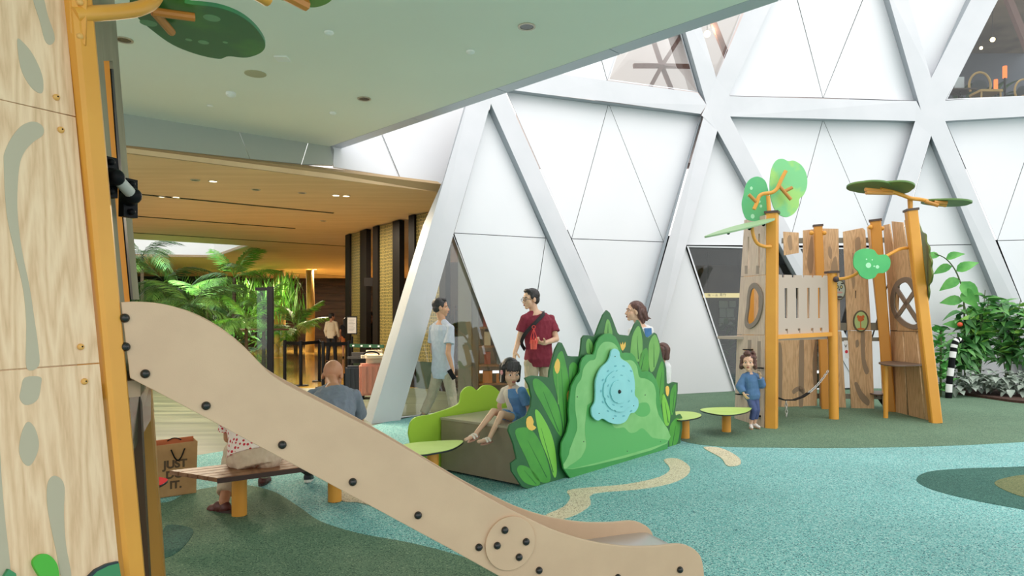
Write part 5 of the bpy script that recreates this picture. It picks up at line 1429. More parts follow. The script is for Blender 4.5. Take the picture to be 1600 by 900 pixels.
def torso(mb, J, s, grow=0.0, z0=0, z1=99, mul=1.0, hem=None):
    up0 = (J['chest'] - J['pelvis']).normalized()
    sp = (J['hipR'] - J['hipL']).normalized(); ss = (J['shR'] - J['shL']).normalized()
    shc = (J['shL'] + J['shR']) / 2
    pts = [(J['pelvis'] - up0 * 0.10 * s, .120, .095, 0), (J['pelvis'], .158, .112, 0.1), (J['pelvis'].lerp(J['chest'], .45), .138, .098, .4), (J['chest'], .158, .112, .8),
           (shc - up0 * 0.03 * s, .158, .098, 1), (shc + (J['neck'] - shc) * .35, .11, .075, 1), (J['neck'], .058, .056, 1)]
    rings = []
    for i, (c, rx, ry, t) in enumerate(pts):
        if i < z0 or i > z1: continue
        d = (pts[min(i + 1, 6)][0] - pts[max(i - 1, 0)][0]).normalized()
        x = (sp * (1 - t) + ss * t); x = (x - d * x.dot(d)).normalized(); y = d.cross(x)
        rings.append(ring(c, x, y, rx * s * mul + grow, ry * s * mul + grow, sq=0.05))
    mb.loft(rings)
def hand(mb, wr, d, pn, s, curl=0.35, ts=1):
    d = d.normalized(); pn = (pn - d * pn.dot(d)).normalized(); w = d.cross(pn) * ts       # w points to the thumb side
    m = M4((w, d, pn)).transposed()
    mb.ball(wr + d * 0.047 * s, (0.040 * s, 0.055 * s, 0.017 * s), 12, 8, m.to_3x3())
    mb.capsule(wr - d * 0.01 * s, wr + d * 0.03 * s, 0.026 * s, 0.027 * s, 10)
    for off, ln, r in ((0.031, 0.074, .0090), (0.0105, 0.082, .0092), (-0.0105, 0.076, .0088), (-0.031, 0.060, .0080)):
        p = wr + d * 0.085 * s + w * off * s; dd = (d + w * off * 1.2).normalized()
        ang = curl * 0.5
        for f_ in (0.45, 0.32, 0.25):
            v = dd * math.cos(ang) + pn * math.sin(ang)
            q = p + v * ln * f_ * s
            mb.capsule(p, q, r * s, r * s * .93, 8)
            p = q; ang += curl
    p = wr + d * 0.03 * s + w * 0.03 * s
    for v, ln in (((w * .75 + d * .6 + pn * .35), .042), ((w * .35 + d * .85 + pn * .45), .034)):
        q = p + v.normalized() * ln * s
        mb.capsule(p, q, .0115 * s, .0098 * s, 8); p = q
def frame(f, up=V((0, 0, 1))):
    f = V(f).normalized(); r = f.cross(up).normalized(); u = r.cross(f)
    return M4((r, f, u)).transposed()
def head_mass(mb, c, R, k, kid=False, mouth=False):
    def pt(x, y, z): return c + R @ V((x, y, z)) * k
    mb.ball(pt(0, -.012, .035), (.074 * k, .093 * k, .086 * k), 18, 12, R)
    mb.ball(pt(0, .022, -.03), (.060 * k, .066 * k, .072 * k), 16, 10, R)
    mb.ball(pt(0, .055, -.088), (.026 * k, .024 * k, .022 * k), 10, 8, R)
    for sx in (-1, 1):
        mb.ball(pt(.036 * sx, .045, -.03), ((.027 if not kid else .033) * k, .032 * k, .032 * k), 10, 8, R)
        mb.ball(pt(.075 * sx, -.008, -.008), (.010 * k, .022 * k, .031 * k), 10, 8, R)
        mb.capsule(pt(.018 * sx, .079, .022), pt(.045 * sx, .066, .022), .011 * k, .011 * k, 8)
    mb.capsule(pt(0, .082, .006), pt(0, .099, -.030), .009 * k, .013 * k, 8)
    for sx in (-1, 1): mb.ball(pt(.012 * sx, .090, -.033), .009 * k, 8, 6)
    mb.ball(pt(0, .079, -.060), (.022 * k, .014 * k, .013 * k), 10, 8, R)
EYEW_M = mat('eye_white', (236, 232, 226), 0.3)
IRIS_M = mat('iris_dark', (36, 24, 20), 0.2)
LIP_M = mat('lip', (176, 96, 86), 0.5)
def face(par, c, R, k, hairm, mouth=False, kid=False):
    def pt(x, y, z): return c + R @ V((x, y, z)) * k
    e = 1.15 if kid else 1.0
    for sx in (-1, 1):
        ey = MB().ball(pt(.031 * sx, .071, .000), (.0135 * e * k, .010 * k, .0062 * e * k), 12, 8, R).build('eye', EYEW_M, par)
        MB().ball(pt(.031 * sx, .0785, .000), (.0066 * e * k, .0042 * k, .0062 * e * k), 10, 6, R).build('iris', IRIS_M, ey)
        MB().tube([pt(.015 * sx, .0895, .024), pt(.031 * sx, .085, .031), pt(.048 * sx, .073, .025)], (.0026 if kid else .004) * k, 6).build('eyebrow', hairm, par)
    if mouth:
        MB().ball(pt(0, .087, -.062), (.020 * k, .008 * k, .013 * k), 10, 7, R).build('open_mouth', mat('mouth_dark', (120, 40, 40), 0.5), par)
        MB().ball(pt(0, .0915, -.056), (.016 * k, .004 * k, .004 * k), 8, 6, R).build('teeth', EYEW_M, par)
    else:
        MB().ball(pt(0, .0905, -.0565), (.019 * k, .006 * k, .0048 * k), 10, 6, R).build('lip', LIP_M, par)
        MB().ball(pt(0, .0890, -.0645), (.016 * k, .006 * k, .0052 * k), 10, 6, R).build('lip', LIP_M, par)
def hair(par, c, R, k, m, style, seed=1):
    def pt(x, y, z): return c + R @ V((x, y, z)) * k
    mb = MB(); rr = random.Random(seed)
    vox = .0045 * k
    mb.ball(pt(0, -.022, .047), (.081 * k, .096 * k, .085 * k), 18, 12, R)
    fold, fs = .004, (60, 60, 25)
    if style == 'short':
        mb.ball(pt(0, -.05, .0), (.074 * k, .060 * k, .065 * k), 14, 10, R)
        mb.ball(pt(0, .035, .098), (.060 * k, .040 * k, .028 * k), 12, 8, R)
        for sx in (-1, 1): mb.ball(pt(.066 * sx, .012, .03), (.014 * k, .025 * k, .03 * k), 8, 6, R)
    elif style == 'bob':                       # chin length with a fringe
        for sx in (-1, 1):
            mb.capsule(pt(.066 * sx, .0, .05), pt(.074 * sx, .004, -.075), .030 * k, .020 * k)
            mb.capsule(pt(.05 * sx, -.05, .04), pt(.058 * sx, -.05, -.085), .045 * k, .028 * k)
        mb.capsule(pt(0, -.07, .03), pt(0, -.072, -.08), .05 * k, .032 * k)
        for x in (-.05, -.03, -.01, .01, .03, .05):
            mb.capsule(pt(x * .9, .045, .10), pt(x * 1.15, .082 - abs(x) * .35, .038), .016 * k, .010 * k, 8)
    elif style == 'curly':
        for i in range(46):
            a = rr.uniform(0, 2 * math.pi); z = rr.uniform(-.10, .12)
            rad = .088 if z > -.02 else .096
            x, y = rad * math.sin(a) * math.sqrt(max(.1, 1 - (z / .17) ** 2)), rad * 1.08 * math.cos(a) * math.sqrt(max(.1, 1 - (z / .17) ** 2)) - .02
            if y > .035 and z < .075: continue
            mb.ball(pt(x, y, z + .02), rr.uniform(.020, .030) * k, 8, 6)
        for sx in (-1, 1): mb.capsule(pt(.07 * sx, .02, .07), pt(.086 * sx, .0, -.07), .026 * k, .028 * k)
    elif style == 'windy':                     # shoulder length, blown back
        for sx in (-1, 1):
            mb.capsule(pt(.06 * sx, -.02, .05), pt(.066 * sx, -.06, -.07), .036 * k, .026 * k)
            mb.capsule(pt(.05 * sx, -.07, .0), pt(.05 * sx, -.14, -.09), .046 * k, .014 * k)
            mb.capsule(pt(.05 * sx, -.06, -.04), pt(.045 * sx, -.10, -.125), .036 * k, .014 * k)
        mb.capsule(pt(0, -.09, .03), pt(0, -.17, -.075), .055 * k, .012 * k)
        mb.capsule(pt(0.02, -.08, -.03), pt(0.02, -.13, -.12), .05 * k, .014 * k)
        mb.capsule(pt(0, -.13, -.05), pt(0, -.205, -.07), .02 * k, .005 * k)
    elif style == 'long':
        mb.capsule(pt(0, -.07, .03), pt(0, -.09, -.2), .06 * k, .04 * k)
        for sx in (-1, 1): mb.capsule(pt(.06 * sx, -.03, .03), pt(.06 * sx, -.05, -.18), .04 * k, .025 * k)
    return link('hair', solid(mb, 'hair', vox, 2, .5, fold * k, seed, fs), m, par)
def human(label, J, s, hk, f, skin, hairc, hstyle, shirt, pants, shoe, far=False, curlL=.35, curlR=.35, pnL=None, pnR=None, sleeve=.55, pleg=(1.0, .98), mouth=False, kid=False, loose=1.0, hem=0, group=None):
    foot = (J['anL'] + J['anR']) / 2
    t = thing('person', V((J['pelvis'].x, J['pelvis'].y, min(J['anL'].z, J['anR'].z) - .07 * s)), label, 'person', group)
    vox = (.0085 if far else .0058) * (0.55 + 0.45 * s)
    R = frame(f[0], V(f[1]) if len(f) > 1 else V((0, 0, 1))).to_3x3()
    c = J['head']
    mb = MB()
    torso(mb, J, s, -0.008 * s)
    mb.capsule(J['neck'] - V((0, 0, .02 * s)), c + R @ V((0, -.02, -.05)) * hk, .054 * s, .048 * hk)
    head_mass(mb, c, R, hk, kid)
    bf = frame((J['shR'] - J['shL']).cross(V((0, 0, 1))) * -1).to_3x3()
    fw = V((0, 0, 1)).cross(J['shR'] - J['shL']).normalized()
    for sd in 'LR':
        a, b, w = J['sh' + sd], J['el' + sd], J['wr' + sd]
        mb.ball(a, .041 * s)
        mb.capsule(a, b, .041 * s, .036 * s); mb.capsule(J['neck'].lerp(a, .15) - V((0, 0, .02 * s)), a - V((0, 0, .012 * s)), .045 * s, .036 * s); mb.capsule(b, w, .037 * s, .025 * s)
        hd = J.get('hd' + sd); d = (hd - w) if hd is not None else (w - b)
        pn = (pnL if sd == 'L' else pnR)
        if pn is None: pn = (V((0, 0, 0)) + (J['pelvis'] - w)); pn.z = 0
        if pn.length < .01: pn = fw
        pn = pn - d.normalized() * pn.dot(d.normalized())
        th = d.normalized().cross(pn.normalized()).dot(fw)
        hand(mb, w, d, pn, s, curlL if sd == 'L' else curlR, 1 if th >= 0 else -1)
        h, k_, an = J['hip' + sd], J['kn' + sd], J['an' + sd]
        mb.capsule(h, k_, .074 * s, .052 * s); mb.capsule(k_, an, .050 * s, .034 * s)
        mb.ball(k_.lerp(an, .3), .050 * s)
        td = J.get('toe' + sd, None)
        if td is None: td = an + fw * .15 * s - V((0, 0, .05 * s))
        J['toe' + sd] = td
        if shoe is None: mb.capsule(an - V((0, 0, .03 * s)), td, .034 * s, .026 * s)
    body = link('body', solid(mb, 'body', vox, 3), skin, t)
    if not far or True: face(t, c, R, hk, hairc or skin, mouth, kid)
    if hstyle: hair(t, c, R, hk, hairc, hstyle, len(label))
    if shirt:
        mb = MB(); torso(mb, J, s, .012 * s * loose + .006, hem, 5, 1.0)
        for sd in 'LR':
            a, b, w = J['sh' + sd], J['el' + sd], J['wr' + sd]
            mb.ball(a - V((0, 0, .004 * s)), .056 * s); mb.capsule(J['neck'].lerp(a, .22) - V((0, 0, .022 * s)), a - V((0, 0, .008 * s)), .054 * s, .052 * s)
            if sleeve <= 1:
                e = a.lerp(b, sleeve); mb.cone(a - V((0, 0, .006 * s)), e, .054 * s, (.060 + .012 * (loose - .4)) * s, 18)
            else:
                e = b.lerp(w, min(sleeve - 1, .93))
                mb.capsule(a, b, .054 * s, .054 * s * loose); mb.cone(b, e, .054 * s * loose, .044 * s * loose, 18)
        link('shirt', solid(mb, 'shirt', vox, 3, .5, .010 * s, len(label) * 1.3), shirt, t)
    if pants:
        mb = MB(); torso(mb, J, s, .010 * s, 0, 2, 1.0)
        for sd in 'LR':
            h, k_, an = J['hip' + sd], J['kn' + sd], J['an' + sd]
            e1, e2 = pleg
            mb.ball(h, .098 * s)
            if e1 < 1:
                e = h.lerp(k_, e1); mb.cone(h, e, .092 * s, .086 * s, 20)
            else:
                e = k_.lerp(an, e2); mb.capsule(h, k_, .090 * s, .070 * s); mb.cone(k_, e, .070 * s, .060 * s, 20)
        link('trousers' if pleg[0] >= 1 else 'shorts', solid(mb, 'trousers', vox, 3, .5, .010 * s, len(label) * .7, (18, 18, 10)), pants, t)
    if shoe is not None:
        for sd in 'LR':
            an, td = J['an' + sd], J['toe' + sd]
            d = td - an; d = V((d.x, d.y, d.z * .6)).normalized()
            base = an - V((0, 0, .045 * s))
            mb = MB()
            Rf = frame(d).to_3x3() if abs(d.z) < .95 else M4.Identity(3)
            mb.ball(base + d * .10 * s, (.043 * s, .075 * s, .034 * s), 12, 8, Rf)
            mb.ball(base - d * .015 * s, (.036 * s, .048 * s, .045 * s), 12, 8, Rf)
            mb.ball(base + d * .045 * s + V((0, 0, .01 * s)), (.038 * s, .06 * s, .042 * s), 12, 8, Rf)
            sh = link('shoe', solid(mb, 'shoe', vox, 2), shoe[0], t)
            mb = MB(); n = 16
            sole = []
            for kk in range(n * 2):
                a_ = math.pi * kk / n
                x_ = math.cos(a_); y_ = math.sin(a_)
                sole.append(base + Rf @ V(((.042 if x_ > 0 else .036) * s * y_, (.045 + .128 * x_) * s, -.036 * s)))
            mb.prism([p + Rf @ V((0, 0, .018 * s)) for p in sole], [p - Rf @ V((0, 0, .004 * s)) for p in sole])
            mb.build('sole', shoe[1], sh)
    return t, body, R
SKIN_M = mat('skin_tan', (214, 164, 132), 0.5, c2=(206, 154, 122), scale=(12, 12, 12))
SKINP_M = mat('skin_pale', (232, 190, 162), 0.5, c2=(226, 180, 152), scale=(12, 12, 12))
SKINW_M = mat('skin_warm', (196, 138, 104), 0.5, c2=(188, 130, 98), scale=(12, 12, 12))
HAIRB_M = mat('hair_black', (34, 32, 34), 0.45, c2=(52, 48, 48), scale=(80, 80, 12))
HAIRBR_M = mat('hair_brown', (78, 50, 46), 0.45, c2=(108, 72, 64), scale=(70, 70, 12))
def cloth(n, c, c2=None): return mat(n, c, 0.85, c2=c2 or tuple(max(0, x - 8) for x in c), scale=(20, 20, 20), bump=0.12, bscale=180)
KHAKI_M = cloth('khaki_cotton', (194, 178, 156))
SOLE_M = mat('white_sole', (232, 228, 220), 0.6)

# man in the pale blue polo
Y = 9.75
J = dict(head=P(689, 481, Y), neck=P(691, 499, Y), chest=P(692, 532, Y), pelvis=P(692, 580, Y), shL=P(676, 512, Y + .12), shR=P(704, 513, Y - .12),
         elR=P(700, 552, Y - .2), wrR=P(707, 576, Y - .22), hdR=P(709, 590, Y - .22), elL=P(676, 548, Y + .2), wrL=P(686, 572, Y + .22),
         hipL=P(684, 586, Y + .07), hipR=P(700, 586, Y - .06), knL=P(675, 618, Y + .1), anL=P(662, 646, Y + .05), knR=P(706, 618, Y - .02), anR=P(710, 653, Y - .08))
J['toeL'] = J['anL'] + V((.13, .06, -.06)); J['toeR'] = J['anR'] + V((.13, .06, -.04))
human('man in a pale blue polo and khaki trousers walking past the triangular window', J, 1.0, 1.12, [(1, .12, 0.02)], SKIN_M, HAIRB_M, 'short', cloth('pale_blue_pique', (200, 206, 220)), KHAKI_M, (mat('shoe_grey', (120, 116, 112), 0.6), SOLE_M), curlR=.8, pnR=V((0, .3, 0)) + V((.6, 0, 0)), sleeve=.62, loose=1.7)
c = P(706, 585, Y - .26)
b = MB().box((0, 0, 0), (.074, .010, .15)); bmesh.ops.bevel(b.b, geom=b.b.edges[:], offset=.004, segments=2, affect='EDGES')
o = b.build('phone', BLACK_M); o.matrix_basis = M4.Translation(c) @ M4.Rotation(-.55, 4, 'Y') @ M4.Rotation(.5, 4, 'Z')
tag(o, 'black phone in the hand of the man in the pale blue polo', 'phone')

# man in the maroon t-shirt
Y = 8.6
J = dict(head=P(829, 468, Y - .02), neck=P(835, 486, Y), chest=P(841, 520, Y), pelvis=P(842, 560, Y), shL=P(860, 498, Y + .06), shR=P(820, 498, Y - .10),
         elL=P(869, 530, Y - .02), wrL=P(851, 536, Y - .26), hdL=P(838, 535, Y - .36), elR=P(812, 527, Y - .06), wrR=P(805, 549, Y - .16), hdR=P(803, 562, Y - .2),
         hipL=P(853, 568, Y + .03), hipR=P(831, 568, Y - .03), knL=P(854, 616, Y - .05), knR=P(829, 616, Y - .12), anL=HZ(856, 676, .08), anR=HZ(828, 682, .08))
J['anL'] = V((J['anL'].x, Y, .08)); J['anR'] = V((J['anR'].x, Y - .1, .08))
t, b_, R = human('man in a maroon t-shirt with glasses and a black cross-body strap, behind the hedge box', J, 1.06, 1.10, [(-.86, -.5, -.05)], SKINP_M, HAIRB_M, 'short', cloth('maroon_cotton', (138, 46, 66)), KHAKI_M, (mat('shoe_grey', (120, 116, 112)), SOLE_M), curlL=.75, pnL=V((-.2, .2, 1)), sleeve=.66, loose=1.25)
strap = smooth_loop([tuple(p) for p in (P(850, 488, Y + .02), P(849, 491, Y - .10), P(838, 503, Y - .195), P(827, 514, Y - .21), P(819, 524, Y - .19), P(815, 536, Y - .09), P(820, 546, Y + .05))], 5, False)
mb = MB()
for p, q in zip(strap, strap[1:]): mb.bar(p, V(q) + (V(q) - V(p)) * .1, .045, .008, up=(.3, -1, .2))
mb.build('bag_strap', mat('black_webbing', (42, 38, 42), 0.8), t, 0)
hk = 1.10; c = J['head']
gm = mat('glasses_wire', (60, 58, 60), 0.3, metal=0.6)
g = MB()
for sx in (-1, 1):
    g.tube([c + R @ V((.033 * sx + .022 * math.cos(a), .094, -.002 + .017 * math.sin(a))) * hk for a in [2 * math.pi * k / 14 for k in range(15)]], .0022, 6)
    g.tube([c + R @ V((.056 * sx, .092, .004)) * hk, c + R @ V((.08 * sx, .0, .004)) * hk], .0022, 6)
g.tube([c + R @ V((-.011, .097, .004)) * hk, c + R @ V((.011, .097, .004)) * hk], .0022, 6)
g.build('glasses', gm, t)
RED_M = mat('red_cord', (236, 74, 70), 0.5)
c = P(834, 534, Y - .40)
t = thing('drink_carrier', c - V((0, 0, .09)), 'red net drink carrier held in front of the maroon t-shirt', 'carrier')
MB().tube([c - V((0, 0, .09)), c + V((0, 0, .02))], .036, 16, .044).build('cup', mat('red_cup', (232, 96, 84), 0.5), t)
for k in range(6):
    a = k * math.pi / 3
    MB().tube([c + V((.047 * math.cos(a), .047 * math.sin(a), -.02)), c + V((.036 * math.cos(a + .5), .036 * math.sin(a + .5), .07)), c + V((0, 0, .16))], .0045, 6).build('cord', RED_M, t)
MB().tube([c + V((.02 * math.cos(a), 0, .175 + .02 * math.sin(a))) for a in [2 * math.pi * k / 12 for k in range(13)]], .0045, 6).build('loop', RED_M, t)

# laughing woman behind the hedge
Y = 8.6
J = dict(head=P(991, 487, Y), neck=P(999, 505, Y), chest=P(1003, 540, Y), pelvis=P(1003, 585, Y), shL=P(988, 517, Y - .12), shR=P(1015, 515, Y + .12),
         elL=P(988, 556, Y - .2), wrL=P(984, 580, Y - .22), elR=P(1020, 554, Y + .2), wrR=P(1018, 580, Y + .16), hipL=P(999, 592, Y - .07), hipR=P(1009, 592, Y + .07))
for sd, dy, px in (('L', -.08, 999), ('R', .08, 1009)):
    J['kn' + sd] = P(px - 3, 630, Y + dy); J['an' + sd] = V((J['hip' + sd].x, Y + dy, .08))
    J['toe' + sd] = J['an' + sd] + V((-.14, 0, -.05))
t, b_, R = human('laughing woman with wind-blown brown hair behind the right half of the hedge', J, .93, 1.08, [(-1, -.12, .06)], SKINP_M, HAIRBR_M, 'windy', cloth('white_blouse', (236, 234, 236)), cloth('blue_denim', (86, 132, 186)), (mat('shoe_white', (226, 222, 216), 0.6), SOLE_M), sleeve=.7, mouth=True, loose=1.1)
mb = MB(); rg = [P(1014, 520, Y + .02), P(1018, 530, Y + .02), P(1016, 560, Y - .02), P(1006, 560, Y - .13), P(1006, 540, Y - .14), P(1011, 524, Y - .06)]
for p, q in ((P(1004, 516, Y - .06), P(1011, 545, Y - .13)),):
    mb.bar(p, q, .09, .02, up=(0, -1, 0))
mb.bar(P(1012, 513, Y - .1), P(1015, 552, Y - .14), .085, .05, up=(0, -1, 0)).build('dungaree_bib', cloth('blue_denim', (86, 132, 186)), t)
MB().tube([P(994, 507, Y - .1), P(988, 517, Y - .19), P(984, 530, Y - .2)], .006, 6).build('lanyard', BLACK_M, t)

# child's head behind the hedge
Y = 8.2
J = dict(head=P(1034, 550, Y), neck=P(1035, 563, Y), chest=P(1035, 582, Y), pelvis=P(1035, 610, Y), shL=P(1027, 570, Y), shR=P(1043, 570, Y))
J = dict(J, elL=P(1025, 588, Y), wrL=P(1025, 604, Y - .04), elR=P(1043, 588, Y), wrR=P(1043, 604, Y - .04), hipL=P(1031, 613, Y), hipR=P(1039, 613, Y), knL=P(1031, 640, Y), knR=P(1039, 640, Y))
for sd in 'LR':
    J['an' + sd] = V((J['hip' + sd].x, Y, .06)); J['toe' + sd] = J['an' + sd] + V((-.05, .08, -.03))
human('small dark-haired child mostly hidden by the right edge of the painted hedge', J, .6, .88, [(-.6, .8, 0)], SKIN_M, HAIRBR_M, 'bob', cloth('white_tee', (232, 232, 234)), cloth('grey_jersey', (128, 130, 136)), (mat('shoe_white', (226, 222, 216)), SOLE_M), far=True, kid=True)

# toddler at the trunk tower
Y = 8.80
J = dict(head=P(1169, 566, Y - .02), neck=P(1172, 581, Y), chest=P(1173, 595, Y), pelvis=P(1175, 617, Y), shL=P(1182, 587, Y + .02), shR=P(1162, 587, Y - .02),
         elL=P(1190, 601, Y - .02), wrL=P(1188, 589, Y - .06), hdL=P(1187, 583, Y - .07), elR=P(1156, 604, Y - .02), wrR=P(1162, 615, Y - .08), hdR=P(1167, 622, Y - .1),
         hipL=P(1179, 620, Y), hipR=P(1171, 620, Y), knL=P(1183, 640, Y - .05), knR=P(1178, 641, Y - .08), anL=P(1179, 661, Y + .0), anR=P(1173, 662, Y - .05))
J['toeL'] = J['anL'] + V((.05, -.10, -.035)); J['toeR'] = J['anR'] + V((-.02, -.11, -.035))
human('toddler in a loose blue sweatshirt and jeans beside the trunk tower', J, .56, .98, [(-.35, -.95, -.02)], SKINP_M, HAIRBR_M, 'curly', cloth('blue_sweat', (88, 122, 164)), cloth('dark_denim', (74, 88, 132)), (mat('shoe_white', (226, 222, 216)), mat('tan_sole', (196, 150, 120), 0.6)), sleeve=1.85, pleg=(1.0, .68), kid=True, loose=1.75, pnL=V((0, -.4, 0)) + V((-1, 0, 0)), curlL=.6)

# girl sitting on the box
J = dict(head=P(798, 582, 6.12), neck=P(801, 601, 6.2), chest=P(806, 626, 6.24), pelvis=P(811, 651, 6.26), shL=P(816, 612, 6.08), shR=P(787, 610, 6.30),
         elL=P(826, 637, 6.12), wrL=P(827, 658, 6.2), hdL=P(826, 668, 6.18), elR=P(780, 634, 6.36), wrR=P(784, 651, 6.38), hdR=P(783, 662, 6.36),
         hipL=P(812, 656, 6.20), hipR=P(801, 652, 6.30), knL=P(784, 647, 5.94), knR=P(771, 643, 6.02), anL=P(765, 684, 5.80), anR=P(744, 677, 5.86))
J['toeL'] = P(748, 690, 5.66); J['toeR'] = P(728, 687, 5.72)
t, b_, R = human('girl in a white and blue top and denim shorts sitting on the bronze box', J, .60, 1.0, [(.35, -.93, -.24)], SKINP_M, HAIRB_M, 'bob', cloth('cream_knit', (232, 224, 216)), cloth('denim_short', (104, 150, 204)), None, sleeve=.72, pleg=(.48, 1), kid=True, loose=1.25, curlL=.15, curlR=.15, pnL=V((0, 0, -1)), pnR=V((0, 0, -1)))
# blue half of the top
mb = MB(); torso(mb, J, .60, .0155 + .006, 1, 5, 1.0)
mb.ball(J['shL'], .0445); mb.cone(J['shL'], J['shL'].lerp(J['elL'], .76), .043, .050, 18)
dn = solid(mb, 'denim', .0045, 3, .5, .009, 3.0)
bm_ = bmesh.new(); bm_.from_mesh(dn)
cut = (J['shR'] - J['shL']).normalized()
bmesh.ops.bisect_plane(bm_, geom=bm_.verts[:] + bm_.edges[:] + bm_.faces[:], plane_co=(J['chest'] + (J['shL'] - J['shR']) * .13), plane_no=cut, clear_outer=True)
bm_.to_mesh(dn); bm_.free()
link('denim_panel', dn, cloth('denim_short', (104, 150, 204)), t)
SAND_M = mat('sandal_cream', (236, 226, 216), 0.5); SANDS_M = mat('sandal_sole', (196, 150, 132), 0.6)
for sd in 'LR':
    an, td = J['an' + sd], J['toe' + sd]
    d = (td - an).normalized(); dn_ = V((0, 0, -1)); dn_ = (dn_ - d * dn_.dot(d)).normalized(); w = d.cross(dn_)
    Rf = M4((w, d, dn_)).transposed().to_3x3()
    so = MB().ball(an + d * .045 + dn_ * .037, (.031, .092, .009), 14, 6, Rf).build('sandal_sole', SANDS_M, t)
    for k in (.035, .075):
        MB().tube([an + d * k + (w * math.cos(a) * .028 - dn_ * math.sin(a) * .026) + dn_ * .022 for a in [math.pi * i / 10 for i in range(11)]], .010, 8).build('sandal_strap', SAND_M, so)
hk = 1.0; c = J['head']
cl_ = thing('hair_clip', c + R @ V((.075, .03, .02))); setp(cl_, t)
PINK_M = mat('pink_clip', (236, 168, 172), 0.4)
for k in range(5):
    a = 2 * math.pi * k / 5
    MB().ball(c + R @ V((.098, .028 + .014 * math.cos(a), .012 + .014 * math.sin(a))), .0095, 8, 6).build('clip_petal', PINK_M, cl_)
MB().tube([c + R @ V((.1, .022, .0)), c + R @ V((.101, .03, -.075))], .005, 6).build('clip_ribbon', mat('ribbon_pale', (226, 206, 190), 0.5), cl_)

# bald man on the bench
J = dict(head=P(520, 587, 5.80), neck=P(520, 602, 5.62), chest=P(520, 640, 5.46), pelvis=P(520, 684, 5.32), shL=P(488, 618, 5.56), shR=P(554, 618, 5.56),
         elL=P(480, 660, 5.72), wrL=P(500, 662, 5.95), elR=P(562, 660, 5.74), wrR=P(545, 664, 5.98), hipL=P(502, 690, 5.34), hipR=P(538, 690, 5.34),
         knL=P(492, 677, 5.76), knR=P(545, 677, 5.76), anL=HZ(481, 738, .08), anR=HZ(540, 738, .08))
J['toeL'] = J['anL'] + V((-.03, .15, -.05)); J['toeR'] = J['anR'] + V((.03, .15, -.05))
human('bald man in a blue-grey t-shirt sitting hunched on the bench, seen from behind', J, 1.0, 1.08, [(0.05, .80, -.60), (0, .2, 1)], SKINW_M, None, None, cloth('bluegrey_tee', (126, 133, 147)), cloth('black_trousers', (38, 38, 42)), (mat('shoe_navy', (42, 48, 58), 0.6), SOLE_M), sleeve=.72, loose=1.5, hem=1)

# woman in the red checked blouse, mostly behind the slide
def mat_check(name, c, c2):
    m = bpy.data.materials.new(name); m.use_nodes = True
    nt = m.node_tree; N = nt.nodes; L = nt.links; b = N['Principled BSDF']; b.inputs['Roughness'].default_value = .85
    tc = N.new('ShaderNodeTexCoord'); mp = N.new('ShaderNodeMapping'); mp.inputs['Scale'].default_value = (34, 34, 34)
    L.new(tc.outputs['Object'], mp.inputs[0])
    v = N.new('ShaderNodeTexVoronoi'); v.inputs['Scale'].default_value = 1.0; v.inputs['Randomness'].default_value = .5
    L.new(mp.outputs[0], v.inputs['Vector'])
    r = N.new('ShaderNodeValToRGB'); e = r.color_ramp.elements; r.color_ramp.interpolation = 'CONSTANT'
    e[0].position = 0; e[0].color = lin(c2); e[1].position = .34; e[1].color = lin(c)
    L.new(v.outputs['Distance'], r.inputs[0]); L.new(r.outputs[0], b.inputs['Base Color'])
    return m
J = dict(head=P(382, 588, 5.25), neck=P(384, 606, 5.12), chest=P(393, 645, 5.0), pelvis=P(399, 709, 4.88), shL=P(357, 628, 5.05), shR=P(422, 630, 5.1),
         elL=P(358, 684, 5.12), wrL=P(385, 690, 5.35), elR=P(428, 676, 5.2), wrR=P(405, 690, 5.4), hipL=P(378, 715, 4.88), hipR=P(418, 713, 4.88),
         knL=P(366, 703, 5.3), knR=P(420, 703, 5.32), anL=HZ(350, 783, .08), anR=HZ(411, 742, .08))
J['toeL'] = J['anL'] + V((-.13, .08, -.05)); J['toeR'] = J['anR'] + V((-.02, .15, -.04))
human('woman in a red checked blouse and beige trousers sitting on the bench behind the slide', J, 1.08, .92, [(-.1, .8, -.5), (0, .2, 1)], SKINW_M, HAIRB_M, 'short', mat_check('red_check', (238, 218, 208), (198, 40, 56)), cloth('beige_trousers', (208, 184, 160)), (mat('shoe_maroon', (92, 44, 40), 0.5), mat('sole_brown', (60, 40, 34), 0.6)), sleeve=.78, loose=1.2, pleg=(1.0, .85), hem=1)

# people in the lobby
def stander(label, px, pyf, f, s, hk, skin, hairm, hs, shirt, pants, shoe, dx=0.0, **kw):
    g = HZ(px, pyf); f = V(f).normalized(); r = f.cross(V((0, 0, 1)))
    def q(x, y, z): return g + r * x * s + f * y * s + V((0, 0, z * s))
    J = dict(head=q(0, .03, 1.58), neck=q(0, 0, 1.44), chest=q(0, 0, 1.24), pelvis=q(0, 0, .94), shR=q(.17, 0, 1.37), shL=q(-.17, 0, 1.37), elR=q(.23, .0, 1.1), wrR=q(.22, .12, .88), elL=q(-.23, 0, 1.1), wrL=q(-.22, .1, .88),
             hipR=q(.09, 0, .9), hipL=q(-.09, 0, .9), knR=q(.1, .06, .49), knL=q(-.1, -.02, .49), anR=q(.1, .1, .08), anL=q(-.1, -.12, .08))
    hf = kw.pop('hf', (f.x, f.y, -.1))
    return human(label, J, s, hk, [hf], skin, hairm, hs, shirt, pants, shoe, far=True, **kw)
SHOEB_M = (BLACK_M, BLACK_M)
stander('man in a white shirt and black trousers with his back turned, in the lobby', 518, 567, (.2, 1, 0), .95, 1.02, SKINW_M, HAIRB_M, 'short', cloth('white_shirt', (232, 214, 186)), cloth('black_trousers', (38, 38, 42)), SHOEB_M, sleeve=1.9, hf=(.8, .6, -.1))
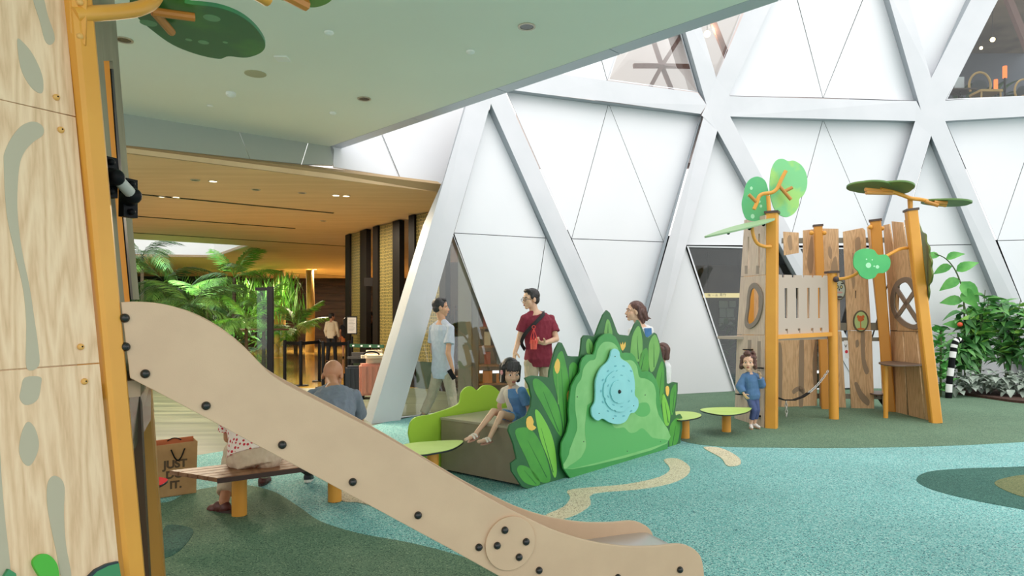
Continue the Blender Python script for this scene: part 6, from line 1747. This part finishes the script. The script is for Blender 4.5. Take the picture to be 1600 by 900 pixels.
stander('long-haired woman in a black top and orange skirt beside the white-shirted man', 540, 559, (-.3, 1, 0), .86, 1.0, SKINW_M, HAIRB_M, 'long', cloth('black_top', (30, 30, 32)), cloth('orange_skirt', (206, 120, 62)), SHOEB_M, pleg=(.9, 1))
stander('person in dark grey clothes standing in the gap between the two gold screens', 581, 585, (-.4, -1, 0), .94, 1.0, SKINW_M, HAIRB_M, 'short', cloth('dark_grey_top', (66, 72, 82)), cloth('black_trousers', (38, 38, 42)), SHOEB_M)
# ---------------------------------------------------------------- plants
rp = random.Random(11)
def leaf_mesh(name, L, Wd, droop=0.3, fold=0.15, n=6, tip=1.0, m=None):
    vs, fs = [], []
    for i in range(n + 1):
        t = i / n
        w = Wd * (math.sin(math.pi * min(t ** 0.75, 1)) * (1 - .25 * t)) + 0.001
        x = L * t * (1 - .12 * droop * t); z = L * (.18 * t - droop * t * t)
        vs += [(x, -w, z + fold * w), (x, 0, z), (x, w, z + fold * w)]
    for i in range(n):
        a = i * 3
        fs += [[a, a + 1, a + 4, a + 3], [a + 1, a + 2, a + 5, a + 4]]
    me = bpy.data.meshes.new(name); me.from_pydata(vs, [], fs); me.update()
    me.polygons.foreach_set('use_smooth', [True] * len(me.polygons))
    if m: me.materials.append(m)
    return me
def frond_mesh(name, L, nl, ll, droop, m, wl=0.022, seed=0):
    r_ = random.Random(seed); vs, fs = [], []
    def sp(t): return V((L * t * (1 - .25 * droop * t), 0, L * (.45 * t - droop * t * t)))
    for i in range(10):
        a, b = sp(i / 10), sp((i + 1) / 10); w = .012 * (1 - i / 11)
        k = len(vs); vs += [a + V((0, -w, 0)), a + V((0, w, 0)), b + V((0, w, 0)), b + V((0, -w, 0))]; fs.append([k, k + 1, k + 2, k + 3])
    for i in range(nl):
        t = .12 + .88 * i / nl
        p = sp(t); d = (sp(min(t + .02, 1)) - sp(t - .02)).normalized()
        l = ll * (math.sin(math.pi * (.18 + .78 * t)) * .9 + .15) * r_.uniform(.88, 1.08)
        for sd in (-1, 1):
            v = (d * .62 + V((0, sd, 0)) * .78 + V((0, 0, -.12 + r_.uniform(-.12, .08)))).normalized()
            q = p + v * l * .55 + V((0, 0, -l * .06)); e = p + v * l + V((0, 0, -l * .35))
            s_ = d * wl
            k = len(vs); vs += [p - s_ * .5, p + s_ * .5, q + s_, q - s_, e]; fs += [[k, k + 1, k + 2, k + 3], [k + 3, k + 2, k + 4]]
    me = bpy.data.meshes.new(name); me.from_pydata([tuple(v) for v in vs], [], fs); me.update()
    me.materials.append(m)
    return me
def put(me, name, loc, yaw, pitch, sc, parent, roll=0.0):
    o = bpy.data.objects.new(name, me); COL.objects.link(o)
    o.matrix_basis = M4.Translation(loc) @ M4.Rotation(yaw, 4, 'Z') @ M4.Rotation(-pitch, 4, 'Y') @ M4.Rotation(roll, 4, 'X') @ M4.Scale(sc, 4)
    return setp(o, parent)
def mat_leaf(n, c, c2, rough=0.45):
    m = mat(n, c, rough, c2=c2, scale=(5, 5, 5))
    b = m.node_tree.nodes['Principled BSDF']
    b.inputs['Transmission Weight'].default_value = 0.0
    b.inputs['Subsurface Weight'].default_value = 0.0
    return m
PALM_M = mat_leaf('palm_green', (64, 112, 54), (98, 144, 70))
PALMD_M = mat_leaf('palm_dark_green', (40, 78, 46), (70, 112, 60))
PALML_M = mat_leaf('palm_bright_green', (80, 160, 50), (120, 186, 70))
SHRUB_M = mat_leaf('shrub_green', (72, 138, 66), (116, 172, 90))
SHRUBD_M = mat_leaf('shrub_deep_green', (46, 102, 52), (80, 136, 70))
SILVER_M = mat_leaf('silver_leaf', (140, 156, 144), (176, 188, 176))
BARK_M = mat('palm_bark', (86, 74, 56), 0.9, c2=(60, 52, 40), scale=(3, 3, 20))
FRONDS = [frond_mesh('frond', 1.9, 30, .62, .55, PALM_M, seed=1), frond_mesh('frond', 1.9, 30, .6, .8, PALMD_M, seed=2), frond_mesh('frond', 1.6, 28, .55, .35, PALML_M, seed=3)]
def palm(px, pyc, Y, nf, sc, label, ms=(0, 1), seed=0, lean=0.0):
    r_ = random.Random(seed); c = P(px, pyc, Y)
    t = thing('palm', (c.x - lean, c.y, 0), label, 'palm')
    MB().tube([(c.x - lean, c.y, 0.0), (c.x - lean * .4, c.y, c.z * .6), (c.x, c.y, c.z)], .085 * sc, 10, .05 * sc).build('trunk', BARK_M, t)
    for k in range(nf):
        put(FRONDS[r_.choice(ms)], 'frond', c, 2 * math.pi * k / nf + r_.uniform(-.25, .25), r_.uniform(-.5, .3) if k % 5 else .7, sc * r_.uniform(.85, 1.1), t)
palm(366, 434, 21.2, 11, .95, 'tall palm with drooping fronds reaching up in front of the skylight', (0, 1, 2), 5)
palm(258, 446, 17.5, 9, .8, 'dark palm left of the tall skylight palm', (1, 0), 8)
palm(222, 400, 20.0, 8, .8, 'palm at the far left whose fronds cross the white skylight', (0, 1), 9)
palm(325, 474, 19.5, 9, .7, 'mid-height palm behind the trunk of the tallest palm', (0, 1), 12)
palm(412, 478, 19.0, 10, .62, 'bright green low palm just left of the black door post', (2, 0), 15)
palm(385, 500, 17.0, 10, .6, 'low bushy bright palm above the slide crest', (2, 0), 19)
palm(300, 480, 16.5, 9, .8, 'low dark palm close behind the slide top', (1, 0), 22)
palm(462, 512, 27.0, 12, .95, 'spiky bright palm behind the glass balustrade by the timber wall', (2, 2, 0), 25)
# undergrowth: too many leaves to count
def foliage(name, boxes, n, me_list, label, sc=(.7, 1.2), seed=0, cat='foliage'):
    r_ = random.Random(seed); vs, fs, mi = [], [], []
    mats = []
    for me in me_list:
        if me.materials[0] not in mats: mats.append(me.materials[0])
    for k in range(n):
        a, b = boxes[k % len(boxes)]
        p = V([r_.uniform(x, y) for x, y in zip(a, b)])
        me = r_.choice(me_list); s = r_.uniform(*sc)
        m = M4.Translation(p) @ M4.Rotation(r_.uniform(0, 6.28), 4, 'Z') @ M4.Rotation(r_.uniform(-.9, .5), 4, 'Y') @ M4.Scale(s, 4)
        k0 = len(vs)
        vs += [tuple(m @ v.co) for v in me.vertices]
        for pl in me.polygons:
            fs.append([k0 + i for i in pl.vertices]); mi.append(mats.index(me.materials[0]))
    me = bpy.data.meshes.new(name); me.from_pydata(vs, [], fs); me.update()
    for m in mats: me.materials.append(m)
    me.polygons.foreach_set('material_index', mi)
    o = bpy.data.objects.new(name, me); COL.objects.link(o)
    return tag(recenter(o), label, cat, None, 'stuff')
LV = [leaf_mesh('leaf', .5, .09, .35, m=PALM_M), leaf_mesh('leaf', .55, .10, .5, m=PALMD_M), leaf_mesh('leaf', .45, .08, .3, m=PALML_M)]
foliage('undergrowth', [((-19, 22, .1), (-10.5, 32, 1.4)), ((-24, 27, .3), (-11, 33.5, 3.0)), ((-14, 16.5, .1), (-8.0, 21, 1.2))], 2600, LV, 'dense green undergrowth filling the indoor garden behind the slide', (.8, 1.5), 4)
# lit trunks and hanging greens by the timber wall
YEL_M = mat('lit_bark', (190, 150, 80), 0.8, c2=(140, 110, 56), scale=(4, 4, 1.5))  # yellow lamplight put into the bark colour
for px, w, lab in ((432, .14, 'pale lit tree trunk between black door post and hanging greens'), (441, .12, 'second pale lit trunk, right beside the first'), (484, .2, 'spotlit trunk at the left end of the dark timber wall')):
    c = P(px, 500, 29.5)
    o = MB().tube([(c.x, c.y, 0), (c.x + .05, c.y, 1.8), (c.x, c.y, 3.55)], w, 12, w * .8).build('lit_tree', YEL_M)
    tag(recenter(o), lab, 'tree')
hang = [leaf_mesh('strand', 1.1, .03, .1, n=4, m=PALML_M), leaf_mesh('strand', 1.2, .03, .1, n=4, m=PALM_M)]
r_ = random.Random(6); vs, fs, mi = [], [], []
for k in range(420):
    x = r_.uniform(-11.3, -8.9) ; y = r_.uniform(28.3, 29.2); z = r_.uniform(2.2, 3.5)
    if r_.random() < .25: x = r_.uniform(-14, -11.3)
    me = r_.choice(hang)
    m = M4.Translation((x, y, z)) @ M4.Rotation(r_.uniform(0, 6.28), 4, 'Z') @ M4.Rotation(r_.uniform(1.1, 1.5), 4, 'Y') @ M4.Scale(r_.uniform(.7, 1.2), 4)
    k0 = len(vs); vs += [tuple(m @ v.co) for v in me.vertices]
    for pl in me.polygons: fs.append([k0 + i for i in pl.vertices]); mi.append(0 if me is hang[0] else 1)
me = bpy.data.meshes.new('hanging_greens'); me.from_pydata(vs, [], fs); me.update(); me.materials.append(PALML_M); me.materials.append(PALM_M)
me.polygons.foreach_set('material_index', mi)
o = bpy.data.objects.new('hanging_greens', me); COL.objects.link(o)
tag(recenter(o), 'curtain of hanging green strands on the lit trunks behind the balustrade', 'foliage', None, 'stuff')
def spot(loc, to, e, c, size=0.3, ang=1.4):
    l = bpy.data.lights.new('garden_accent_fill', 'SPOT'); l.energy = e; l.color = c; l.shadow_soft_size = size; l.spot_size = ang; l.spot_blend = .8
    o = bpy.data.objects.new('garden_accent_fill', l); COL.objects.link(o); o.location = loc
    o.rotation_euler = (V(to) - V(loc)).to_track_quat('-Z', 'Y').to_euler()
spot((-9.6, 27.6, 3.4), (-9.7, 29.3, 1.0), 420, (1, .85, .45))
spot((-11.2, 27.4, 3.4), (-11.3, 29.4, 1.0), 360, (1, .86, .5))
spot((-12.5, 22.5, 3.5), (-12.8, 24.5, 0.8), 1300, (1, .97, .85), ang=1.9)  # added fill lamp to brighten the garden greenery
spot((-9.3, 18.0, 3.5), (-9.6, 20.5, 0.8), 1100, (1, .97, .85), ang=1.9)  # second added fill, for the nearer palms

# ---------------------------------------------------------------- planted bed at the right
SOIL_M = mat('bark_mulch', (84, 56, 44), 0.95, c2=(58, 40, 32), scale=(25, 25, 25))
bed = [tuple(HZ(x, y).xy) for x, y in ((1470, 609), (1488, 615), (1520, 620), (1560, 626), (1600, 631), (1720, 640), (1780, 640), (1720, 614), (1600, 610), (1500, 609))]
bo = shape('planting_bed', [smooth_loop(bed, 4)], .05, M4.Translation((0, 0, .045)), SOIL_M)
tag(bo, 'brown mulch bed under the silver plants along the facade', 'planting bed')
SL_ = [leaf_mesh('leaf', .17, .065, .5, .2, 5, m=SILVER_M), leaf_mesh('leaf', .15, .06, .8, .2, 5, m=SILVER_M)]
k = 0
SILP = []
for row, (y0, xs) in enumerate(((12.55, (1492, 1522, 1552, 1582, 1614)), (13.0, (1506, 1536, 1567, 1598)))):
    for px in xs:
        SILP.append((px, y0 - (px - 1490) * .0035))
order = ['leftmost', 'second', 'third', 'fourth', 'rightmost']
for i, (px, Y) in enumerate(SILP):
    c = P(px, 500, Y); c = V((c.x, c.y, .05))
    lab = ('silver-leaved plant in the front row of the bed, %s from the left' % ['first', 'second', 'third', 'fourth', 'fifth'][i]) if i < 5 else ('silver-leaved plant in the back row of the bed, %s from the left' % ['first', 'second', 'third', 'fourth'][i - 5])
    t = thing('silver_plant', c, lab, 'plant', 'silver-leaved plants in the mulch bed')
    for j in range(42):
        a = rp.uniform(0, 6.28); rad = rp.uniform(.02, .26); z = rp.uniform(.05, .40) * (1.1 - rad * 1.8)
        put(SL_[j % 2], 'leaf', c + V((rad * math.cos(a), rad * math.sin(a), z + .03)), a + rp.uniform(-.5, .5), rp.uniform(-.4, .5), rp.uniform(.8, 1.25), t)
# tall shrubs
BL_ = [leaf_mesh('leaf', .30, .05, .4, .2, 5, m=SHRUB_M), leaf_mesh('leaf', .34, .055, .7, .2, 5, m=SHRUBD_M), leaf_mesh('leaf', .26, .06, .2, .2, 5, m=mat_leaf('new_leaf_green', (120, 176, 70), (150, 200, 92)))]
def shrub(px, Y, ztop, nst, nl, wid, label, seed, ms=(0, 1, 1, 0, 2), z0=.35):
    r_ = random.Random(seed); c = P(px, 500, Y); c = V((c.x, c.y, .045))
    t = thing('shrub', c, label, 'shrub')
    tips = []
    for k in range(nst):
        a = 2 * math.pi * k / nst + r_.uniform(-.3, .3); q = r_.uniform(.3, 1) * wid
        e = c + V((q * math.cos(a), q * math.sin(a) * .6, ztop * r_.uniform(.72, 1.0)))
        m_ = c.lerp(e, .5) + V((-.25 * (e.x - c.x), 0, .1))
        MB().tube([c, m_, e], .014, 6, .006).build('stem', mat('green_stem', (78, 96, 56), 0.7), t)
        tips.append((c, m_, e))
    for j in range(nl):
        c_, m_, e = tips[j % nst]; u = r_.uniform(z0, 1)
        p = (c_.lerp(m_, u * 2) if u < .5 else m_.lerp(e, u * 2 - 1)) + V((r_.uniform(-.1, .1), r_.uniform(-.1, .1), r_.uniform(-.06, .06)))
        put(BL_[r_.choice(ms)], 'leaf', p, r_.uniform(0, 6.28), r_.uniform(-.6, .7), r_.uniform(.75, 1.3), t, r_.uniform(-.9, .9))
shrub(1530, 13.05, 1.95, 9, 230, .42, 'tall leafy green shrub at the centre of the bed in front of the facade', 31)
shrub(1575, 13.0, 1.75, 8, 200, .42, 'leafy green shrub right of the tallest one in the bed', 32)
shrub(1622, 12.6, 1.6, 7, 150, .4, 'green shrub cut off by the right edge of the frame', 33)
shrub(1500, 13.0, 1.2, 6, 90, .25, 'low dark shrub behind the striped tail post', 34, (1, 1, 0))
# climbing plant with broad bright leaves
c = P(1487, 500, 13.3)
t = thing('climbing_plant', (c.x, c.y, .045), 'tall arching plant with wavy bright leaves rising above the shrubs', 'plant')
pth = [P(1508, 560, 13.2), P(1506, 470, 13.2), P(1500, 440, 13.2), P(1490, 418, 13.2), P(1476, 403, 13.2), P(1460, 396, 13.2)]
pth = [V((pth[0].x, pth[0].y, .045))] + pth[1:]
MB().tube(smooth_loop([tuple(p) for p in pth], 4, False), .018, 8, .008).build('stem', mat('green_stem', (78, 96, 56)), t)
BIG = leaf_mesh('leaf', .42, .12, .4, .25, 6, m=mat_leaf('bright_broad_leaf', (70, 150, 64), (104, 178, 84)))
for (px, py, yaw, pit, s) in ((1468, 400, 2.6, .1, .7), (1478, 404, -1.0, .3, .8), (1488, 416, 2.4, -.3, .9), (1494, 424, -.6, .5, 1.0), (1500, 436, 2.8, -.5, 1.0), (1502, 440, -.9, -.9, 1.25), (1506, 452, -1.6, -.8, 1.2), (1506, 458, .3, .2, .9), (1505, 470, 2.5, 0, 1), (1507, 490, -.5, .3, 1), (1507, 510, 2.9, .2, .9)):
    put(BIG, 'leaf', P(px, py, 13.2), yaw, pit, s, t, 1.15 if abs(yaw) < 1.7 else -1.15)
# round-leaved plant beside the tower foot
c = P(1470, 500, 12.4); t = thing('broadleaf_plant', (c.x, c.y, .004), 'glossy round-leaved plant between the right ochre post and the striped tail', 'plant')
RL_ = leaf_mesh('leaf', .24, .085, .3, .25, 6, m=mat_leaf('glossy_leaf', (76, 158, 74), (120, 190, 100), .3))
for k in range(60):
    a = rp.uniform(0, 6.28); z = rp.uniform(.05, 1.25)
    put(RL_, 'leaf', V((c.x + rp.uniform(-.13, .13), c.y + rp.uniform(-.12, .12), z)), a, rp.uniform(-.1, .9), rp.uniform(.7, 1.15), t)
MB().tube([(c.x, c.y, .01), (c.x, c.y, 1.2)], .02, 8).build('stem', mat('green_stem', (78, 96, 56)), t)
# striped tail prop
Y = 12.2
pth = smooth_loop([tuple(p) for p in (HZ(1482, 622.4), P(1483, 600, Y), P(1486, 575, Y), P(1489, 552, Y), P(1491, 540, Y), P(1494, 533, Y), P(1498, 531, Y), P(1502, 534, Y))], 6, False)
t = thing('striped_tail_post', pth[0], 'black and white ringed tail-shaped post sticking up beside the shrubs', 'post')
n = len(pth); seg = 13
for k in range(seg):
    i0, i1 = int(k * (n - 1) / seg), int((k + 1) * (n - 1) / seg)
    if i1 <= i0: continue
    MB().tube(pth[i0:i1 + 1], .054 if k < 11 else .046, 14).build('tail_ring', BLACK_M if k % 2 == 0 else mat('tail_white', (236, 236, 236), 0.6), t)
# orange flower hanging in the shrub
c = P(1500, 507, 13.0)
o = MB().ball(c, (.05, .04, .045)).build('red_flower', mat('orange_red', (214, 84, 48), 0.5))
tag(recenter(o), 'small orange-red round ornament among the shrub leaves', 'blossom')
# leaves added behind the glass in place of reflected trees
foliage('reflection_leaves', [((2.6, 14.6, .2), (5.2, 15.0, 1.5))], 150, [LV[1]], 'dark leaves standing in for reflected trees low in the wide dark window', (.5, .9), 14)
# silhouettes of greenery beyond the restaurant window
p = FS(1590, 100, -3.2)
foliage('terrace_greenery', [((p.x - 1.6, p.y - .4, 5.9), (p.x + 2.2, p.y + .4, 7.2))], 260, [LV[1]], 'dark greenery beyond the chairs in the top right window', (.6, 1.1), 17)
